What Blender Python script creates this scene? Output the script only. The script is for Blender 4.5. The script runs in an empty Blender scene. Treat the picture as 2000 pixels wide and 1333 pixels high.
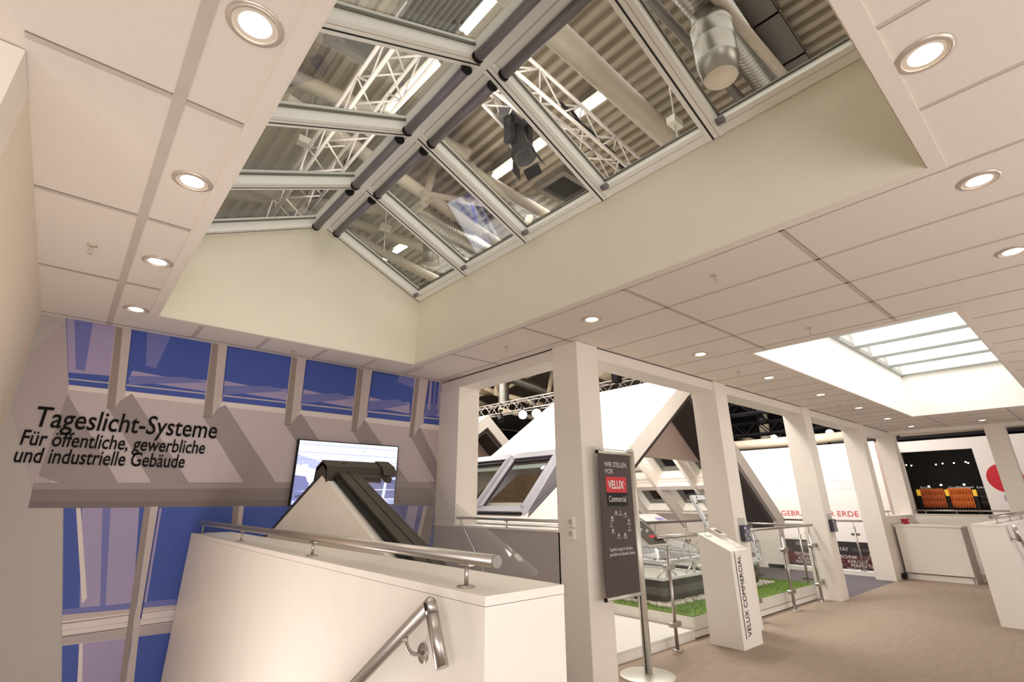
import bpy, math, random
from mathutils import Vector, Matrix
random.seed(7)
SC = bpy.context.scene
COL = SC.collection

# ------------------------------------------------------------------ camera
F_PX, CX, CY = 967.44, 1000.0, 616.03
YAW, PITCH, ROLL = math.radians(49.0268), math.radians(20.65885), math.radians(0.1922)
EYE = Vector((0, 0, 1.6))
_f = Vector((math.cos(YAW)*math.cos(PITCH), math.sin(YAW)*math.cos(PITCH), math.sin(PITCH)))
_r0 = Vector((math.sin(YAW), -math.cos(YAW), 0))
_d0 = -_r0.cross(_f)
_r = math.cos(ROLL)*_r0 + math.sin(ROLL)*_d0
_d = -math.sin(ROLL)*_r0 + math.cos(ROLL)*_d0
cam_data = bpy.data.cameras.new('camera')
cam = bpy.data.objects.new('camera', cam_data)
COL.objects.link(cam)
cam.matrix_world = Matrix(((_r.x, -_d.x, -_f.x, EYE.x), (_r.y, -_d.y, -_f.y, EYE.y), (_r.z, -_d.z, -_f.z, EYE.z), (0, 0, 0, 1)))
cam_data.sensor_width = 36
cam_data.lens = F_PX/2000*36
cam_data.shift_x = 0
cam_data.shift_y = -(666.5-CY)/2000
cam_data.clip_start = .05
cam_data.clip_end = 200
SC.camera = cam

# ------------------------------------------------------------------ world, added fill lamps, exposure
SC.view_settings.view_transform = 'Standard'
SC.view_settings.look = 'None'
SC.view_settings.gamma = 1
SC.view_settings.use_curve_mapping = False
SC.view_settings.exposure = 0.2
SC.cycles.use_denoising = True
SC.cycles.max_bounces = 10
SC.cycles.diffuse_bounces = 6
SC.cycles.glossy_bounces = 4
SC.cycles.transparent_max_bounces = 24
SC.cycles.caustics_reflective = False
SC.cycles.caustics_refractive = False
SC.cycles.sample_clamp_indirect = 4.0
W = bpy.data.worlds.new('world'); SC.world = W; W.use_nodes = True
W.node_tree.nodes['Background'].inputs[0].default_value = (1.0, .93, .87, 1)
W.node_tree.nodes['Background'].inputs[1].default_value = .55

def lamp(name, kind, loc, energy, color, to=None, size=None, size_y=None, parent=None, spread=None, angle=None, blend=.6):
    l = bpy.data.lights.new(name, kind); l.energy = energy; l.color = color
    if kind == 'AREA':
        if size_y: l.shape = 'RECTANGLE'; l.size = size; l.size_y = size_y
        else: l.shape = 'DISK'; l.size = size
        if spread: l.spread = spread
    else:
        l.shadow_soft_size = size or .05
        if kind == 'SPOT': l.spot_size = angle; l.spot_blend = blend
    o = bpy.data.objects.new(name, l); COL.objects.link(o); o.location = loc
    if to is not None:
        o.rotation_euler = (Vector(to)-Vector(loc)).to_track_quat('-Z', 'Y').to_euler()
    if parent: o.parent = parent; o.matrix_parent_inverse = Matrix.Translation(-parent.location)
    return o

WARM = (1, .89, .78)
# unseen area lamps added high up to brighten the hall and gallery
lamp('hall_fill', 'AREA', (2, 2, 8.0), 270, (1, .95, .90), (2, 2, 0), 8, 8)
lamp('hall_fill', 'AREA', (9.5, 8.5, 8.0), 600, (1, .94, .87), (9.5, 8.5, 0), 6, 6)
lamp('hall_fill', 'AREA', (17.5, 8, 6.5), 560, (1, .94, .95), (20, 8, 1.5), 5, 3)
lamp('hall_fill', 'AREA', (11, 19, 8.0), 900, (1, .90, .78), (11, 19, 0), 6, 6)
lamp('display_fill', 'AREA', (8.0, 5.35, 5.6), 150, (1, .96, .92), (8.2, 4.9, 0), 1.6, .8)  # lamp without a fixture, added to brighten the grass bed and domes
lamp('house_fill', 'AREA', (10.6, 8.0, 2.6), 70, (1, .93, .85), (13.4, 8.2, 2.0), 1.6)  # added inside the house to brighten its frames and windows
lamp('deck_fill', 'AREA', (1.5, 4.5, 5.6), 120, (1, .95, .89), (1.5, 5.5, 9), 5, 5)  # unseen upward lamp added to brighten the roof deck
lamp('hall_fill', 'AREA', (-5, -9, 6.5), 200, (1, .90, .80), (4, 3, 1.2), 6, 4)
lamp('hall_fill', 'AREA', (8, -11, 6.0), 350, (1, .90, .80), (9, 3, 1.2), 8, 4)
# unseen fill lamps added behind the camera for the ceiling and shaft
lamp('rear_fill', 'AREA', (-.6, -2.4, 1.3), 60, (1, .945, .91), (.6, 2.8, 3.6), 2.2, 2.2)
lamp('rear_fill', 'AREA', (-3.0, -1.6, 1.6), 62, (1, .95, .91), (.9, 3.4, 2.4), 2.0, 2.0)
lamp('stairwell_fill', 'AREA', (.3, 2.5, -.35), 40, (1, .95, .92), (.2, 5.3, 3.0), 1.2, .8)  # unseen lamp added low in the stairwell to lift print and left wall
lamp('rear_fill', 'AREA', (3.2, -2.6, 1.2), 58, (1, .945, .91), (3.0, 2.6, 3.9), 2.2, 2.2)
lamp('rear_fill', 'AREA', (8.0, -2.6, 1.0), 66, (1, .94, .91), (7.6, 2.2, 3.4), 2.4, 2.4)
lamp('rear_fill', 'AREA', (13.0, -2.6, 1.0), 46, (1, .94, .91), (12.6, 2.2, 3.4), 2.4, 2.4)

# ------------------------------------------------------------------ helpers
def ray(x, y):
    return _r*((x-CX)/F_PX) + _d*((y-CY)/F_PX) + _f
def at(x, y, ax, v):
    """point of the world seen at photo pixel (x, y) that lies on the plane ax = v"""
    r = ray(x, y); i = 'xyz'.index(ax)
    return EYE + r*((v-EYE[i])/r[i])
def on_plane(x, y, n, d):
    r = ray(x, y); n = Vector(n)
    return EYE + r*((d-n.dot(EYE))/n.dot(r))

MATS = {}
def mat(name, col, rough=.5, metal=0, emit=None, estr=0, var=.03, scale=6, bump=0, stretch=None, spec=.5):
    if name in MATS: return MATS[name]
    m = bpy.data.materials.new(name); m.use_nodes = True
    nt = m.node_tree; b = nt.nodes['Principled BSDF']
    def lin(c): return tuple(((v/255)/12.92 if v/255 <= .04045 else ((v/255+.055)/1.055)**2.4) for v in c)
    c = lin(col)
    b.inputs['Roughness'].default_value = rough; b.inputs['Metallic'].default_value = metal
    b.inputs['Specular IOR Level'].default_value = spec
    tc = nt.nodes.new('ShaderNodeTexCoord'); nz = nt.nodes.new('ShaderNodeTexNoise')
    nz.inputs['Scale'].default_value = scale; nz.inputs['Detail'].default_value = 4
    src = tc.outputs['Object']
    if stretch:
        mp = nt.nodes.new('ShaderNodeMapping'); mp.inputs['Scale'].default_value = stretch
        nt.links.new(src, mp.inputs[0]); src = mp.outputs[0]
    nt.links.new(src, nz.inputs['Vector'])
    rp = nt.nodes.new('ShaderNodeValToRGB')
    rp.color_ramp.elements[0].position = .3; rp.color_ramp.elements[1].position = .7
    rp.color_ramp.elements[0].color = (*[v*(1-var) for v in c], 1)
    rp.color_ramp.elements[1].color = (*[min(1, v*(1+var)) for v in c], 1)
    nt.links.new(nz.outputs['Fac'], rp.inputs[0]); nt.links.new(rp.outputs[0], b.inputs['Base Color'])
    if bump:
        bp = nt.nodes.new('ShaderNodeBump'); bp.inputs['Strength'].default_value = bump; bp.inputs['Distance'].default_value = .01
        nt.links.new(nz.outputs['Fac'], bp.inputs['Height']); nt.links.new(bp.outputs[0], b.inputs['Normal'])
    if emit:
        b.inputs['Emission Color'].default_value = (*lin(emit), 1); b.inputs['Emission Strength'].default_value = estr
    MATS[name] = m
    return m
def glass(name, tint=(1, 1, 1), refl=.6, ior=1.5):
    if name in MATS: return MATS[name]
    m = bpy.data.materials.new(name); m.use_nodes = True; nt = m.node_tree; nt.nodes.clear()
    out = nt.nodes.new('ShaderNodeOutputMaterial'); mix = nt.nodes.new('ShaderNodeMixShader')
    tr = nt.nodes.new('ShaderNodeBsdfTransparent'); tr.inputs[0].default_value = (*tint, 1)
    gl = nt.nodes.new('ShaderNodeBsdfGlossy'); gl.inputs['Roughness'].default_value = .02
    fr = nt.nodes.new('ShaderNodeFresnel'); fr.inputs[0].default_value = ior
    mu = nt.nodes.new('ShaderNodeMath'); mu.operation = 'MULTIPLY'; mu.inputs[1].default_value = refl
    nt.links.new(fr.outputs[0], mu.inputs[0]); nt.links.new(mu.outputs[0], mix.inputs[0])
    nt.links.new(tr.outputs[0], mix.inputs[1]); nt.links.new(gl.outputs[0], mix.inputs[2]); nt.links.new(mix.outputs[0], out.inputs[0])
    MATS[name] = m
    return m

class MB:
    """collects shapes that become ONE mesh object"""
    def __init__(s): s.v = []; s.f = []; s.mi = []; s.sm = []
    def face(s, pts, mi=0, smooth=False):
        b = len(s.v); s.v += [Vector(p) for p in pts]; s.f.append(list(range(b, b+len(pts)))); s.mi.append(mi); s.sm.append(smooth); return s
    def obox(s, o, u, v, w, mi=0):
        o, u, v, w = map(Vector, (o, u, v, w)); b = len(s.v)
        s.v += [o, o+u, o+u+v, o+v, o+w, o+u+w, o+u+v+w, o+v+w]
        q = [(0, 3, 2, 1), (4, 5, 6, 7), (0, 1, 5, 4), (1, 2, 6, 5), (2, 3, 7, 6), (3, 0, 4, 7)]
        if u.cross(v).dot(w) < 0: q = [t[::-1] for t in q]
        for t in q: s.f.append([b+i for i in t]); s.mi.append(mi); s.sm.append(False)
        return s
    def box(s, x0, x1, y0, y1, z0, z1, mi=0):
        return s.obox((x0, y0, z0), (x1-x0, 0, 0), (0, y1-y0, 0), (0, 0, z1-z0), mi)
    def prism(s, pts, vec, mi=0):
        """planar polygon pushed along vec"""
        pts = [Vector(p) for p in pts]; vec = Vector(vec); n = len(pts); b = len(s.v)
        s.v += pts + [p+vec for p in pts]
        s.f.append([b+i for i in range(n)][::-1]); s.f.append([b+n+i for i in range(n)])
        s.mi += [mi, mi]; s.sm += [False, False]
        for i in range(n):
            j = (i+1) % n; s.f.append([b+i, b+j, b+n+j, b+n+i]); s.mi.append(mi); s.sm.append(False)
        return s
    def tube(s, pts, r, n=14, mi=0, caps=True, r2=None):
        pts = [Vector(p) for p in pts]; k = len(pts); b = len(s.v)
        up = None
        for i, p in enumerate(pts):
            t = (pts[min(i+1, k-1)]-pts[max(i-1, 0)]).normalized()
            if up is None: up = Vector((0, 0, 1)) if abs(t.z) < .9 else Vector((1, 0, 0))
            a = t.cross(up).normalized(); c = a.cross(t).normalized(); up = c
            rr = r if r2 is None else r+(r2-r)*i/(k-1)
            for j in range(n):
                th = 2*math.pi*j/n; s.v.append(p+a*math.cos(th)*rr+c*math.sin(th)*rr)
        for i in range(k-1):
            for j in range(n):
                j2 = (j+1) % n
                s.f.append([b+i*n+j, b+i*n+j2, b+(i+1)*n+j2, b+(i+1)*n+j]); s.mi.append(mi); s.sm.append(True)
        if caps:
            s.f.append([b+j for j in range(n)][::-1]); s.f.append([b+(k-1)*n+j for j in range(n)]); s.mi += [mi, mi]; s.sm += [False, False]
        return s
    def lathe(s, c, prof, n=28, mi=0, axis=(0, 0, 1)):
        """profile of (radius, height) turned about axis through c"""
        ax = Vector(axis).normalized(); q = ax.to_track_quat('Z', 'Y'); c = Vector(c); b = len(s.v); k = len(prof)
        for r, h in prof:
            for j in range(n):
                th = 2*math.pi*j/n; s.v.append(c+q @ Vector((r*math.cos(th), r*math.sin(th), h)))
        for i in range(k-1):
            for j in range(n):
                j2 = (j+1) % n
                s.f.append([b+i*n+j, b+i*n+j2, b+(i+1)*n+j2, b+(i+1)*n+j]); s.mi.append(mi); s.sm.append(True)
        if prof[0][0] > 1e-4: s.f.append([b+j for j in range(n)][::-1]); s.mi.append(mi); s.sm.append(False)
        if prof[-1][0] > 1e-4: s.f.append([b+(k-1)*n+j for j in range(n)]); s.mi.append(mi); s.sm.append(False)
        return s
    def text(s, txt, o, u, v, size, align='LEFT', mi=0, depth=.002, width=None, bold=0):
        """flat letters of cap height about .7*size whose baseline starts at o and runs along u, v is up"""
        cu = bpy.data.curves.new('t', 'FONT'); cu.body = txt; cu.size = size; cu.align_x = align; cu.resolution_u = 3; cu.offset = bold
        ob = bpy.data.objects.new('t', cu); COL.objects.link(ob)
        dg = bpy.context.evaluated_depsgraph_get(); me = bpy.data.meshes.new_from_object(ob.evaluated_get(dg))
        u = Vector(u).normalized(); v = Vector(v).normalized(); w = u.cross(v); o = Vector(o); k = 1
        xs = [p.co.x for p in me.vertices] or [0, 1]
        if width: k = width/max(1e-6, max(xs)-min(xs))
        b = len(s.v)
        for p in me.vertices: s.v.append(o+u*p.co.x*k+v*p.co.y+w*depth)
        for p in me.polygons: s.f.append([b+i for i in p.vertices]); s.mi.append(mi); s.sm.append(False)
        bpy.data.objects.remove(ob); bpy.data.curves.remove(cu); bpy.data.meshes.remove(me)
        return s

def base_of(o):
    b = Vector((0, 0, 0))
    while o is not None: b += o.location; o = o.parent
    return b
def obj(name, mb, mats, parent=None, origin=None):
    if not isinstance(mats, (list, tuple)): mats = [mats]
    base = base_of(parent); org = Vector(origin) if origin is not None else base
    me = bpy.data.meshes.new(name)
    me.from_pydata([tuple(p-org) for p in mb.v], [], mb.f)
    for m in mats: me.materials.append(m)
    me.polygons.foreach_set('material_index', mb.mi); me.polygons.foreach_set('use_smooth', mb.sm)
    me.update()
    o = bpy.data.objects.new(name, me); COL.objects.link(o)
    o.location = org-base
    if parent: o.parent = parent
    return o
def tag(o, label, cat, group=None, kind=None):
    if label: o['label'] = label
    if cat: o['category'] = cat
    if group: o['group'] = group
    if kind: o['kind'] = kind
    return o
def thing(name, label, cat, loc, group=None):
    o = bpy.data.objects.new(name, None); COL.objects.link(o); o.location = loc; o.empty_display_size = .1
    return tag(o, label, cat, group)
def struct(name, mb, mats, label=None):
    o = obj(name, mb, mats); o['kind'] = 'structure'
    if label: o['label'] = label
    return o
def children(o): return [c for c in COL.objects if c.parent == o]
def copy_tree(o, parent=None):
    c = o.copy(); COL.objects.link(c); c.parent = parent
    if o.type == 'LIGHT': pass
    for ch in list(o.children): copy_tree(ch, c)
    return c

# ------------------------------------------------------------------ materials
M_CEIL = mat('ceiling_board', (226, 216, 206), .75, var=.015, scale=40)
M_JOINT = mat('ceiling_joint', (196, 184, 174), .7)
M_GAP = mat('shadow_gap', (60, 52, 48), .8)
M_SEAM = mat('tile_seam', (128, 116, 108), .8)
M_SHAFT = mat('shaft_paint', (234, 229, 212), .6, var=.01)
M_WHITE = mat('white_laminate', (236, 230, 222), .38, var=.012)
M_WALL = mat('warm_wall', (230, 216, 198), .6, var=.015)
M_COLUMN = mat('column_white', (234, 226, 216), .45, var=.012)
M_GREYWALL = mat('grey_wall', (176, 168, 163), .6, var=.015)
M_CARPET = mat('grey_carpet', (150, 133, 117), .95, var=.07, scale=3, bump=.15, stretch=(1, 6, 1))
M_DARKFLOOR = mat('dark_floor', (92, 84, 90), .7, var=.1, scale=4)
M_STEEL = mat('brushed_steel', (180, 174, 168), .33, 1, var=.05, scale=30, stretch=(1, 30, 30))
M_ALU = mat('aluminium', (214, 210, 200), .38, .55, var=.02)
M_PROFILE = mat('white_aluminium_profile', (240, 240, 234), .45, 0, var=.015)
M_BAR = mat('grey_glazing_bar', (168, 170, 166), .45)
M_STEELCAP = mat('steel_cap', (140, 134, 128), .5, .7, var=.06, scale=60)
M_BLACK = mat('black', (16, 14, 14), .55, spec=.3)
M_RUBBER = mat('gasket', (24, 24, 24), .6)
M_BLIND = mat('blind_tube', (120, 116, 122), .45, .2)
M_DARK = mat('anthracite', (58, 52, 44), .42, .2, var=.04)
M_LAMPON = mat('lamp_glow', (255, 250, 240), .5, emit=(255, 236, 205), estr=14)
M_RING = mat('lamp_ring', (206, 194, 182), .35, .5)
M_REFL = mat('lamp_reflector', (250, 240, 226), .3, .3)
M_SEAL = mat('olive_seal', (104, 102, 92), .5)
M_TUBE_ON = mat('tube_glow', (255, 255, 250), .5, emit=(255, 250, 232), estr=9)
M_GLASS = glass('clear_glass', (.97, .98, .96), .32)
M_ACRYL = glass('acrylic', (.975, .985, .99), .3, 1.45)
M_RAILGLASS = glass('rail_glass', (.985, .995, .99), .13)
M_DECK = mat('roof_deck', (156, 144, 128), .6, .1, var=.06, scale=1.5)
M_HALLTUBE2 = mat('hall_tube_cream', (214, 198, 172), .5, var=.05)
M_HALLTUBE = mat('hall_tube', (162, 151, 136), .5, var=.05)
M_TRUSS = mat('truss_alu', (216, 208, 204), .35, .5)
M_DUCT = mat('spiral_duct', (150, 146, 138), .34, .8, var=.08, scale=3)
M_HALLBLACK = mat('hall_black', (14, 12, 12), .9)
M_PIPEGREY = mat('pipe_grey', (104, 98, 92), .5, .2)
M_HWHITE = mat('house_white', (240, 232, 222), .5, var=.01)
M_HDARK = mat('soffit_dark', (74, 66, 64), .6)
M_HGABLE = mat('gable_beige', (206, 182, 168), .6)
M_HWOOD = mat('brown_timber', (158, 132, 104), .6, var=.2, scale=4, stretch=(1, 8, 8))
M_RED = mat('red_print', (204, 36, 48), .5)
M_TXT = mat('text_black', (14, 9, 8), .8, spec=.2)
M_TXTW = mat('text_white', (226, 222, 218), .6)
M_TXTG = mat('text_grey', (120, 112, 108), .6)
M_GRASS = mat('artificial_grass', (100, 134, 32), .85, var=.5, scale=45)
M_PEBBLE = mat('white_pebble', (230, 222, 212), .7, var=.1)

# ================================================================== SETTING
ZC = 3.31                      # underside of the tiled ceiling
WX0, WX1, WY0, WY1 = .357, 3.20, .21, 5.65     # first roof light opening
VX0, VX1, VY0, VY1 = 6.10, 13.68, .56, 2.50    # second roof light opening
RX, RY = 4.06, 3.57            # inner corner of the L shaped gallery
XF, YB = 16.40, 6.335          # far end of the gallery, printed end wall

# floor (the stair well stays open)
mb = MB()
for (x0, x1, y0, y1) in ((-4, 16.6, -7, 1.25), (1.1, 1.46, 1.25, YB), (1.46, RX+.38, 1.25, YB), (-4, -.5, 1.25, YB), (RX+.38, 10.86, 1.25, 3.93), (10.86, 14.3, 1.25, 3.60), (14.3, 16.6, 1.25, 3.60)):
    mb.box(x0, x1, y0, y1, -.25, 0)
struct('floor', mb, M_CARPET)
mb = MB()
mb.box(10.86, 14.3, 3.60, 3.93, -.25, -.002); mb.box(RX+.38, 14.3, 3.93, 16, -.25, -.002)
struct('floor_terrace', mb, M_DARKFLOOR)['kind'] = 'structure'
mb = MB(); mb.box(14.3, 14.52, 3.95, 16, -.3, .09)
struct('trim_1', mb, M_WHITE)
mb = MB(); mb.box(-40, 60, -40, 60, -3.3, -3.2)
struct('floor_hall', mb, M_DARKFLOOR)

# stairs going down beside the parapet
mb = MB()
for i in range(12):
    mb.box(-.49, 1.09, 1.26+i*.30, 1.26+(i+1)*.30, -.25-.17*(i+1)-.1, -.17*(i+1))
mb.box(-.49, 1.09, 1.26+12*.3, YB-.02, -2.5, -2.2)
st = obj('staircase', mb, M_CARPET); tag(st, 'carpeted staircase going down beside the white parapet towards the printed wall', 'stairs')

# ceiling with the two openings
def ring_rects(X0, X1, Y0, Y1, holes):
    xs = sorted({X0, X1, *[h[0] for h in holes], *[h[1] for h in holes]}); ys = sorted({Y0, Y1, *[h[2] for h in holes], *[h[3] for h in holes]})
    for i in range(len(xs)-1):
        for j in range(len(ys)-1):
            cx, cy = (xs[i]+xs[i+1])/2, (ys[j]+ys[j+1])/2
            if any(h[0] < cx < h[1] and h[2] < cy < h[3] for h in holes): continue
            yield xs[i], xs[i+1], ys[j], ys[j+1]
mb = MB()
for r in ring_rects(-4, XF, -7, YB+.02, [(WX0, WX1, WY0, WY1), (VX0, VX1, VY0, VY1), (RX+.02, XF, RY+.05, YB+.02)]):
    mb.box(*r, ZC, ZC+.12)
ceil_o = struct('ceiling', mb, M_CEIL)
def joint(mb, x0, y0, x1, y1, w=.035, gap=True):
    d = Vector((x1-x0, y1-y0, 0)); n = Vector((-d.y, d.x, 0)).normalized()*w
    a = Vector((x0, y0, ZC-.003))
    mb.obox(a-n*.5, d, n, (0, 0, .003), 0)
    if gap:
        mb.obox(a-n*.5-n*.12+Vector((0, 0, -.0008)), d, n*.12, (0, 0, .003), 1)
mb = MB()
# left strip: one long seam, cross seams every 1.3 m
joint(mb, .014, -6, .014, YB, .05, False)
for k in range(-4, 4):
    y = 2.306+1.307*k
    if y < 6.2: joint(mb, -.5, y, -.012, y); joint(mb, .040, y, WX0-.08, y)
joint(mb, -.5, 6.24, RX, 6.24, .02)
# strip between the opening and the printed wall
for k in range(7):
    x = .741+.655*k-.655
    if x > .2: joint(mb, x, WY1+.07, x, 6.24)
# strip to the right of the opening
for k in range(-4, 5):
    y = 1.02+1.307*k
    if y < 3.5: joint(mb, WX1+.08, y, XF, y, .03) if not (VY0 < y < VY1) else (joint(mb, WX1+.08, y, VX0, y, .03), joint(mb, VX1, y, XF, y, .03))
    elif y < 6: joint(mb, WX1+.08, y, RX, y, .03)
for k in range(20):
    x = 3.29+.653*k
    y1 = RY if x > RX-.02 else 6.2
    if VX0 < x < VX1: joint(mb, x, -6, x, VY0-.05, .018); joint(mb, x, VY1+.05, x, y1, .018)
    else: joint(mb, x, -6, x, y1, .018)
for k in range(1, 5):
    x = 3.29-.653*k*1.0
    joint(mb, x, -6, x, WY0-.08, .018)
jt = obj('joint_strip', mb, [M_JOINT, M_SEAM], ceil_o)
# border strips around the openings
mb = MB()
for (x0, x1, y0, y1, w) in ((WX0, WX1, WY0, WY1, .075), (VX0, VX1, VY0, VY1, .06)):
    mb.box(x0-w, x0, y0-w, y1+w, ZC-.008, ZC); mb.box(x1, x1+w, y0-w, y1+w, ZC-.008, ZC)
    mb.box(x0, x1, y0-w, y0, ZC-.008, ZC); mb.box(x0, x1, y1, y1+w, ZC-.008, ZC)
obj('opening_border', mb, M_CEIL, ceil_o)

# end wall with the large print, left wall, grey half wall
mb = MB(); mb.box(-3.5, RX+.1, YB, YB+.15, -2.6, ZC+.1)
wall_back = struct('wall_back', mb, M_GREYWALL)
mb = MB(); mb.box(-.72, -.5, 2.71, YB, -2.6, ZC)
struct('wall_left', mb, M_WALL)
mb = MB(); mb.box(-1.6, -.5, 2.40, 2.71, 0, ZC-.005)
struct('wall_stub', mb, M_COLUMN)
mb = MB(); mb.box(RX, RX+.3, RY+.36, YB, -.2, 1.30); mb.box(RX-.012, RX+.312, RY+.36, YB, 1.30, 1.32, 1)
struct('wall_right', mb, [M_GREYWALL, M_WHITE])
mb = MB(); mb.box(XF+.05, XF+.3, -6, RY, 0, 1.27)
mb.box(XF+.03, XF+.32, -6, RY, 1.27, 1.285)
struct('wall_far', mb, M_WHITE)
# beams above the openings and the post at the printed wall
mb = MB(); mb.box(RX+.03, RX+.36, RY+.36, YB, 3.165, ZC); mb.box(RX+.022, RX+.03, RY+.36, YB, ZC-.012, ZC-.002, 1)
struct('trim_2', mb, [M_COLUMN, M_GAP])
mb = MB(); mb.box(RX+.35, XF+.3, RY+.03, RY+.36, 3.165, ZC); mb.box(RX+.36, XF, RY+.022, RY+.03, ZC-.010, ZC-.002, 1)
struct('trim_3', mb, [M_COLUMN, M_GAP])
mb = MB(); mb.box(XF+.03, XF+.3, -6, RY, 3.23, ZC)
struct('trim_4', mb, M_COLUMN)

# columns
def column(x0, x1, y0, y1, label, z1=ZC-.006):
    mb = MB(); mb.box(x0, x1, y0, y1, 0, z1)
    o = obj('column', mb, M_COLUMN, origin=((x0+x1)/2, (y0+y1)/2, 0)); tag(o, label, 'column', 'white square columns along the gallery')
    return o
column(RX, RX+.36, RY, RY+.38, 'white square column beside the dark banner, with two switches on its side')
column(7.13, 7.49, RY, RY+.38, 'white square column behind the sloping white pedestal, holding a brochure box')
column(10.50, 10.86, RY, RY+.38, 'white square column at the end of the glass railing, holding a brochure box')
column(13.84, 14.20, RY, RY+.38, 'white square column beside the counter, at the top of the far stairs')
column(XF, XF+.36, RY-.03, RY+.35, 'white square column behind the counter, left of the black wall opening')
column(XF, XF+.36, 1.35, 1.71, 'white square column in front of the red dot on the printed wall')
mb = MB(); mb.box(RX, RX+.36, 5.84, YB, 1.32, 3.165)
o = obj('column', mb, M_COLUMN, origin=(RX+.18, 6.08, 1.32)); tag(o, 'short white post on the grey half wall beside the blue printed wall', 'column')

# ------------------------------------------------------------------ first roof light: shaft, frames, glass, blinds
RGX, RGZ, EVZ = 1.78, 4.883, 4.235
mb = MB()
T = .06
I = .006   # the lining stands just inside the cut edge of the ceiling
mb.box(WX1-I, WX1+T, WY0-T, WY1+T, ZC-.001, EVZ)
mb.box(WX0-T, WX0+I, WY0-T, WY1+T, ZC-.001, EVZ)
for y, d in ((WY1-I, T+I), (WY0-T, T+I)):
    mb.prism([(WX0, y, ZC-.001), (WX1, y, ZC-.001), (WX1, y, EVZ), (RGX, y, RGZ+.01), (WX0, y, EVZ)], (0, d, 0))
struct('ceiling_shaft', mb, M_SHAFT)
w1 = bpy.data.objects.new('window_1', None); COL.objects.link(w1); w1.location = (RGX, WY0, EVZ); w1['kind'] = 'structure'
w1['label'] = 'long pitched roof light of white frames above the ceiling opening'
# slope frames: u runs down the slope, w is the outward normal
def slope(side):
    e = Vector((WX1 if side > 0 else WX0, 0, EVZ)); r = Vector((RGX, 0, RGZ))
    u = (e-r); L = u.length; u.normalize(); n = Vector((-u.z*side, 0, u.x*side)); n = n if n.z > 0 else -n
    return r, u, n, L
raf_y = [WY1-.05, 4.50, 3.41, 2.36, 1.28, WY0+.05]
mb = MB()
mb.box(RGX-.085, RGX+.085, WY0, WY1, RGZ-.06, RGZ+.12)
for dx in (-.05, .05): mb.box(RGX+dx-.004, RGX+dx+.004, WY0, WY1, RGZ-.066, RGZ-.06, 1)
obj('ridge_beam', mb, [M_PROFILE, M_JOINT], w1)
for side in (1, -1):
    r, u, n, L = slope(side)
    for k, y in enumerate(raf_y):
        mb = MB(); w = .13 if 0 < k < 5 else .10
        o0 = r+u*.06+Vector((0, y-w/2, 0))-n*.055
        mb.obox(o0, u*(L-.06), (0, w, 0), n*.14, 0)
        mb.obox(o0-n*.002+Vector((0, w*.30, 0)), u*(L-.06), (0, .006, 0), n*.004, 2)
        mb.obox(o0-n*.002+Vector((0, w*.62, 0)), u*(L-.06), (0, .014, 0), n*.004, 1)
        obj('rafter', mb, [M_PROFILE, M_RUBBER, M_JOINT], w1)
    mb = MB()
    mb.obox(r+u*(L-.11)+Vector((0, WY0, 0))-n*.045, u*.11, (0, WY1-WY0, 0), n*.12, 0)
    mb.obox(r+u*(L-.07)+Vector((0, WY0, 0))-n*.047, u*.005, (0, WY1-WY0, 0), n*.003, 1)
    obj('eave_rail', mb, [M_PROFILE, M_JOINT], w1)
    mb = MB(); mb.obox(r+u*.06+Vector((0, WY0, 0))-n*.03, u*.09, (0, WY1-WY0, 0), n*.1, 0)
    obj('top_rail', mb, M_PROFILE, w1)
    for k in range(5):
        y1, y0 = raf_y[k]-.065, raf_y[k+1]+.065
        mb = MB(); mb.obox(r+u*.1+Vector((0, y0, 0))+n*.05, u*(L-.16), (0, y1-y0, 0), n*.008)
        obj('glass_pane', mb, M_GLASS, w1)
        mb = MB(); a = r+u*.175-n*.075
        mb.tube([a+Vector((0, y0+.02, 0)), a+Vector((0, y1-.02, 0))], .042, 16)
        for yy in (y0-.006, y1-.014): mb.tube([a+Vector((0, yy, 0)), a+Vector((0, yy+.02, 0))], .048, 16, 1)
        obj('blind_tube', mb, [M_BLIND, M_BLACK], w1)
        # sash frame inside each bay
        mb = MB(); b0 = r+u*.13+n*.03
        mb.obox(b0+Vector((0, y0, 0)), u*(L-.2), (0, .014, 0), n*.02, 0); mb.obox(b0+Vector((0, y1-.014, 0)), u*(L-.2), (0, .014, 0), n*.02, 0)
        mb.obox(r+u*(L-.125)+Vector((0, y0, 0))+n*.03, u*.02, (0, y1-y0, 0), n*.02, 0)
        obj('sash_frame', mb, [M_SEAL], w1)
        mb = MB(); c = r+u*(L-.12)-n*.075
        mb.tube([c+Vector((0, y1-.06, 0)), c+Vector((0, y1-.004, 0))], .028, 16)
        obj('guide_roller', mb, M_BLIND, w1)

# ------------------------------------------------------------------ second roof light: bright shaft under louvred glass
M_SHAFT2 = mat('bright_shaft_paint', (244, 242, 236), .5, var=.01)
M_SKYON = mat('glowing_glass', (255, 255, 255), .4, emit=(255, 255, 252), estr=.66)  # glow put into the panes, in place of lamps above the glass
Z2 = 4.22
mb = MB()
mb.box(VX0-T, VX0+I, VY0-T, VY1+T, ZC-.001, Z2+.45); mb.box(VX1-I, VX1+T, VY0-T, VY1+T, ZC-.001, Z2+.45)
mb.box(VX0, VX1, VY0-T, VY0+I, ZC-.001, Z2+.45); mb.box(VX0, VX1, VY1-I, VY1+T, ZC-.001, Z2+.45)
o = struct('ceiling_shaft', mb, M_SHAFT2)
w2 = bpy.data.objects.new('window_2', None); COL.objects.link(w2); w2.location = (VX0, VY0, Z2); w2['kind'] = 'structure'
w2['label'] = 'bright louvred roof light over the far part of the gallery'
mb = MB()
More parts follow.
